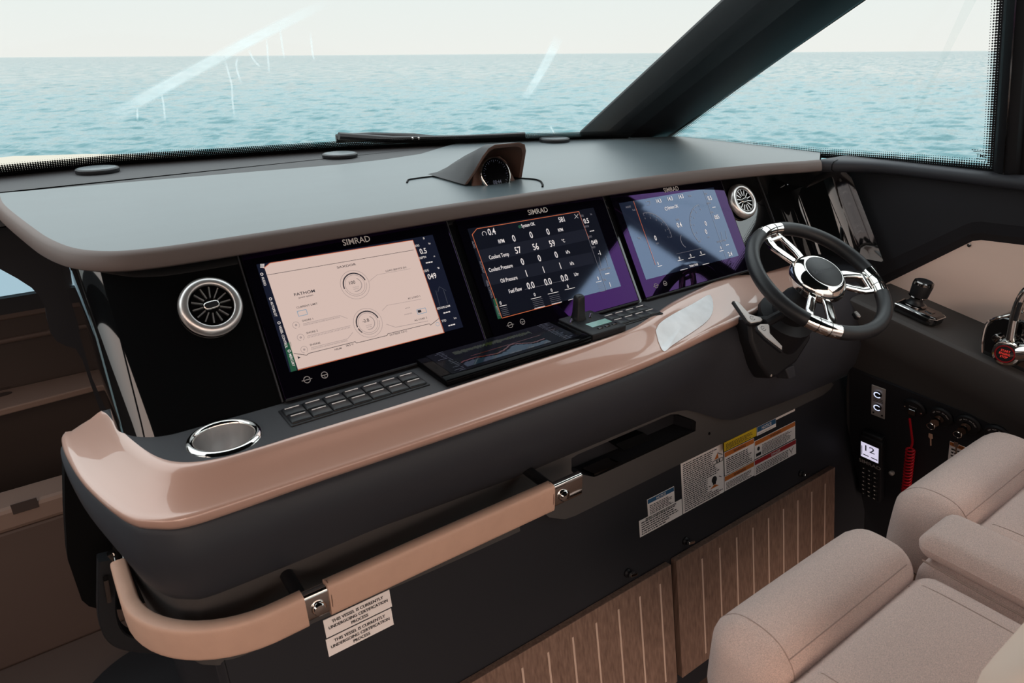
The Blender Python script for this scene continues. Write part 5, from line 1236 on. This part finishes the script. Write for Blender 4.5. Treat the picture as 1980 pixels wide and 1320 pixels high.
# ================================================================== SEATS
from mathutils.bvhtree import BVHTree
def seat(x0, x1, lab, near):
    t = thing('helm_chair', lab, 'seat', ((x0+x1)/2, -.85, FZ), 'beige fabric helm seats')
    zt = -.283
    Mb = T(0, 0, 0)
    bo = B().rbox(x0, x1, -.728, -.598, zt-.175, zt, .048, n=14, puff=.008).build('front_bolster', 'fabric', t, angle=80)
    def seam(obj_, pts, d):
        # stitch line lying on the padded surface: points are dropped onto it along d
        me = obj_.data; o3 = obj_.parent.location; bv = BVHTree.FromPolygons([v.co for v in me.vertices], [tuple(p.vertices) for p in me.polygons]); out = []
        for p in pts:
            dd = Vector(d(p) if callable(d) else d).normalized(); h = bv.ray_cast(Vector(p)-o3-dd*.3, dd)
            if h[0] is not None: out.append(h[0]+o3+h[1]*.0002*(1 if h[1].dot(dd) < 0 else -1))
        if len(out) > 2: B().tube(out, .0009, 6).build('seam', 'seam_thread', obj_)
    seam(bo, [(x0+.045, -.663+.055*math.cos(a), zt-.05+.05*math.sin(a)) for a in [R(-20+220*k/24) for k in range(25)]], lambda p: (0, -(p[1]+.663), -(p[2]-zt+.05)))
    seam(bo, [(x0+.045+(x1-x0-.09)*k/16, -.70, zt-.03) for k in range(17)], (0, .75, -.65))
    seam(bo, [(x0-.01+.06*k/8, -.70-.0*k, zt-.045-.10*(1-k/8)*0-.012*k*0-.1*(1-k/8)) for k in range(9)], (.35, .9, -.1))
    cu_ = B().rbox(x0+.005, x1-.005, -1.02, -.722, zt-.20, zt-.028, .040, n=14, puff=.014).build('seat_cushion', 'fabric', t, angle=80)
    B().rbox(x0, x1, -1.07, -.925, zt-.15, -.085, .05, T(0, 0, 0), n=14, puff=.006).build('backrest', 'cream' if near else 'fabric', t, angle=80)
    for k in (.16, .84):
        xx = x0+(x1-x0)*k; seam(cu_, [(xx, -.735-.2*j/10, zt) for j in range(11)], (0, 0, -1))
    B().box(x0+.06, x1-.06, -.98, -.66, zt-.26, zt-.18).build('seat_shell', 'matte_black', t, smooth=False, bevel=.01)
    B().lathe([(.10, FZ), (.10, FZ+.02), (.05, FZ+.04), (.05, zt-.24)], T((x0+x1)/2, -.84, 0), 24).build('pedestal', 'dark_chrome', t)
seat(.386, .810, 'near beige helm seat, lower right corner of the frame', True)
seat(.937, 1.378, 'far beige helm seat beside the side console', False)
# folding armrest between the seats
t = thing('seat_armrest', 'beige padded armrest between the two helm seats', 'armrest', (.88, -.86, -.5))
AM = T(.876, -.72, -.30)
B().rbox(-.060, .062, -.34, .018, -.012, .034, .022, AM, n=10, puff=.004).build('arm_pad', 'fabric', t, angle=80)
B().rbox(-.068, .060, -.34, .008, -.110, -.014, .035, AM, n=10, puff=.004).build('arm_side', 'fabric', t, angle=80)
B().box(-.03, .03, -.30, -.02, -.20, -.10, AM).build('arm_bracket', 'cabin_light', t, smooth=False, bevel=.008)
B().tube([AM @ Vector(p) for p in ((-.060, .0, -.013), (-.066, -.1, -.013), (-.066, -.33, -.013))], .0016, 6).build('seam', 'seam_thread', t)

# ================================================================== PORT SIDE: COMPANIONWAY DOWN TO THE FORWARD CABIN
FA = FR((0, .9, 0), (1, 0, 0), (0, 0, 1), (0, -1, 0))
arch_ = [(.3, .145), (.3, FZ), (-.215, FZ)]+[uv(FA, *p, .03) for p in ((196, 800), (176, 745), (160, 697), (146, 674), (128, 669), (110, 660), (98, 645), (93, 625), (88, 597), (78, 575), (61, 556), (33, 538), (0, 520))]+[(-.45, .02), (-.7, .05), (-1.79, .06), (-1.79, .145)]
struct(B().prism(arch_, -.02, .03, FA).build('wall_companionway', 'low_black', None, smooth=False), 'black arched surround of the companionway')
fb = thing('wall_forward', 'brown forward cabin bulkhead with window and rails', '', (-.6, 1.32, FZ)); del fb['category']; fb['kind'] = 'structure'
YF = 1.30
zf = lambda a, b: ony(a, b, YF)[2]
B().box(-1.79, .3, YF, YF+.03, FZ, -.005).build('bulkhead', 'cabin_brown', fb, smooth=False)
B().box(-1.7, -.285, YF-.012, YF+.002, zf(0, 571), zf(0, 520)).build('cabin_window', 'window_glow', fb, smooth=False)
B().box(-1.75, -.2, YF-.03, YF-.001, zf(0, 604), zf(0, 573)).build('window_sill', 'low_black', fb, smooth=False)
for a, b_ in ((600, 616), (651, 661)): B().box(-1.75, -.2, YF-.03, YF, zf(0, b_), zf(0, a)).build('rail', 'cabin_tan', fb, smooth=False, bevel=.006)
B().box(-1.75, -.2, YF-.02, YF, zf(0, 651), zf(0, 616)).build('rail_panel', 'cabin_brown', fb, smooth=False)
sh = [(-1.7, 1.29), (-.205, 1.29), (-.205, 1.24), (-.235, 1.16), (-1.7, 1.06)]
B().prism(sh, zf(0, 752)-.02, zf(0, 752)).build('side_shelf', 'cabin_light', fb, smooth=False, bevel=.004)
b = B()
for a, c in ((108, 719), (22, 733), (6, 748), (3, 763)):
    p = onz(a, c, zf(0, 752)+.0006); b.lathe([(.020, 0), (.020, .001)], Matrix.Translation(p) @ Matrix.Diagonal((1.3, .7, 1, 1)), 18)
b.build('shelf_holes', 'cabin_brown', fb, smooth=False)
st_ = thing('cabin_step', 'brown panelled step at the foot of the companionway', 'step', (-.8, .8, FZ))
B().box(-1.79, -.24, .80, .84, -1.0, -.60).build('riser', 'cabin_tan', st_, smooth=False, bevel=.008)
B().box(-1.79, -.24, .795, .90, -.60, -.535).build('top_rail', 'cabin_light', st_, smooth=False, bevel=.012)
p0, p1 = ony(26, 995, .794), ony(70, 962, .794)
B().box(p0[0], p1[0], .7935, .796, p0[2], p1[2]).build('rail_label', 'cabin_brown', st_, smooth=False)
B().box(-1.79, -.235, .30, .84, FZ, -1.0).build('tread', 'cabin_tan', st_, smooth=False, bevel=.01)
q = onz(300, 1345, -.99)
tag(B().lathe([(.20, -1.0), (.20, -.975), (.19, -.965)], T(q[0]+.02, q[1]-.02, 0), 48).build('floor_pad', 'matte_black', None, angle=40), 'round black pad on the step at the lower left', 'pad')

for o in bpy.data.objects:
    if '_loc' in o: del o['_loc']

for o in bpy.data.objects:
    if o.parent and o.name.split('.')[0] in ('table_figures', 'table_lettering', 'table_rows', 'side_readout', 'side_menu', 'side_gauge', 'page_lettering', 'page_lines', 'page_buttons', 'dial_figures', 'dial_lines', 'touch_symbols', 'brand_lettering', 'sonar_lettering',
                                             'sonar_trace', 'sonar_depth', 'small_print', 'lettering', 'gauge_marks', 'glass_stamp', 'screen_figures', 'shelf_holes', 'heading', 'hub_lettering', 'button_lettering', 'stitching', 'pictogram', 'rivet', 'paddle_symbol'): o['kind'] = 'stuff'
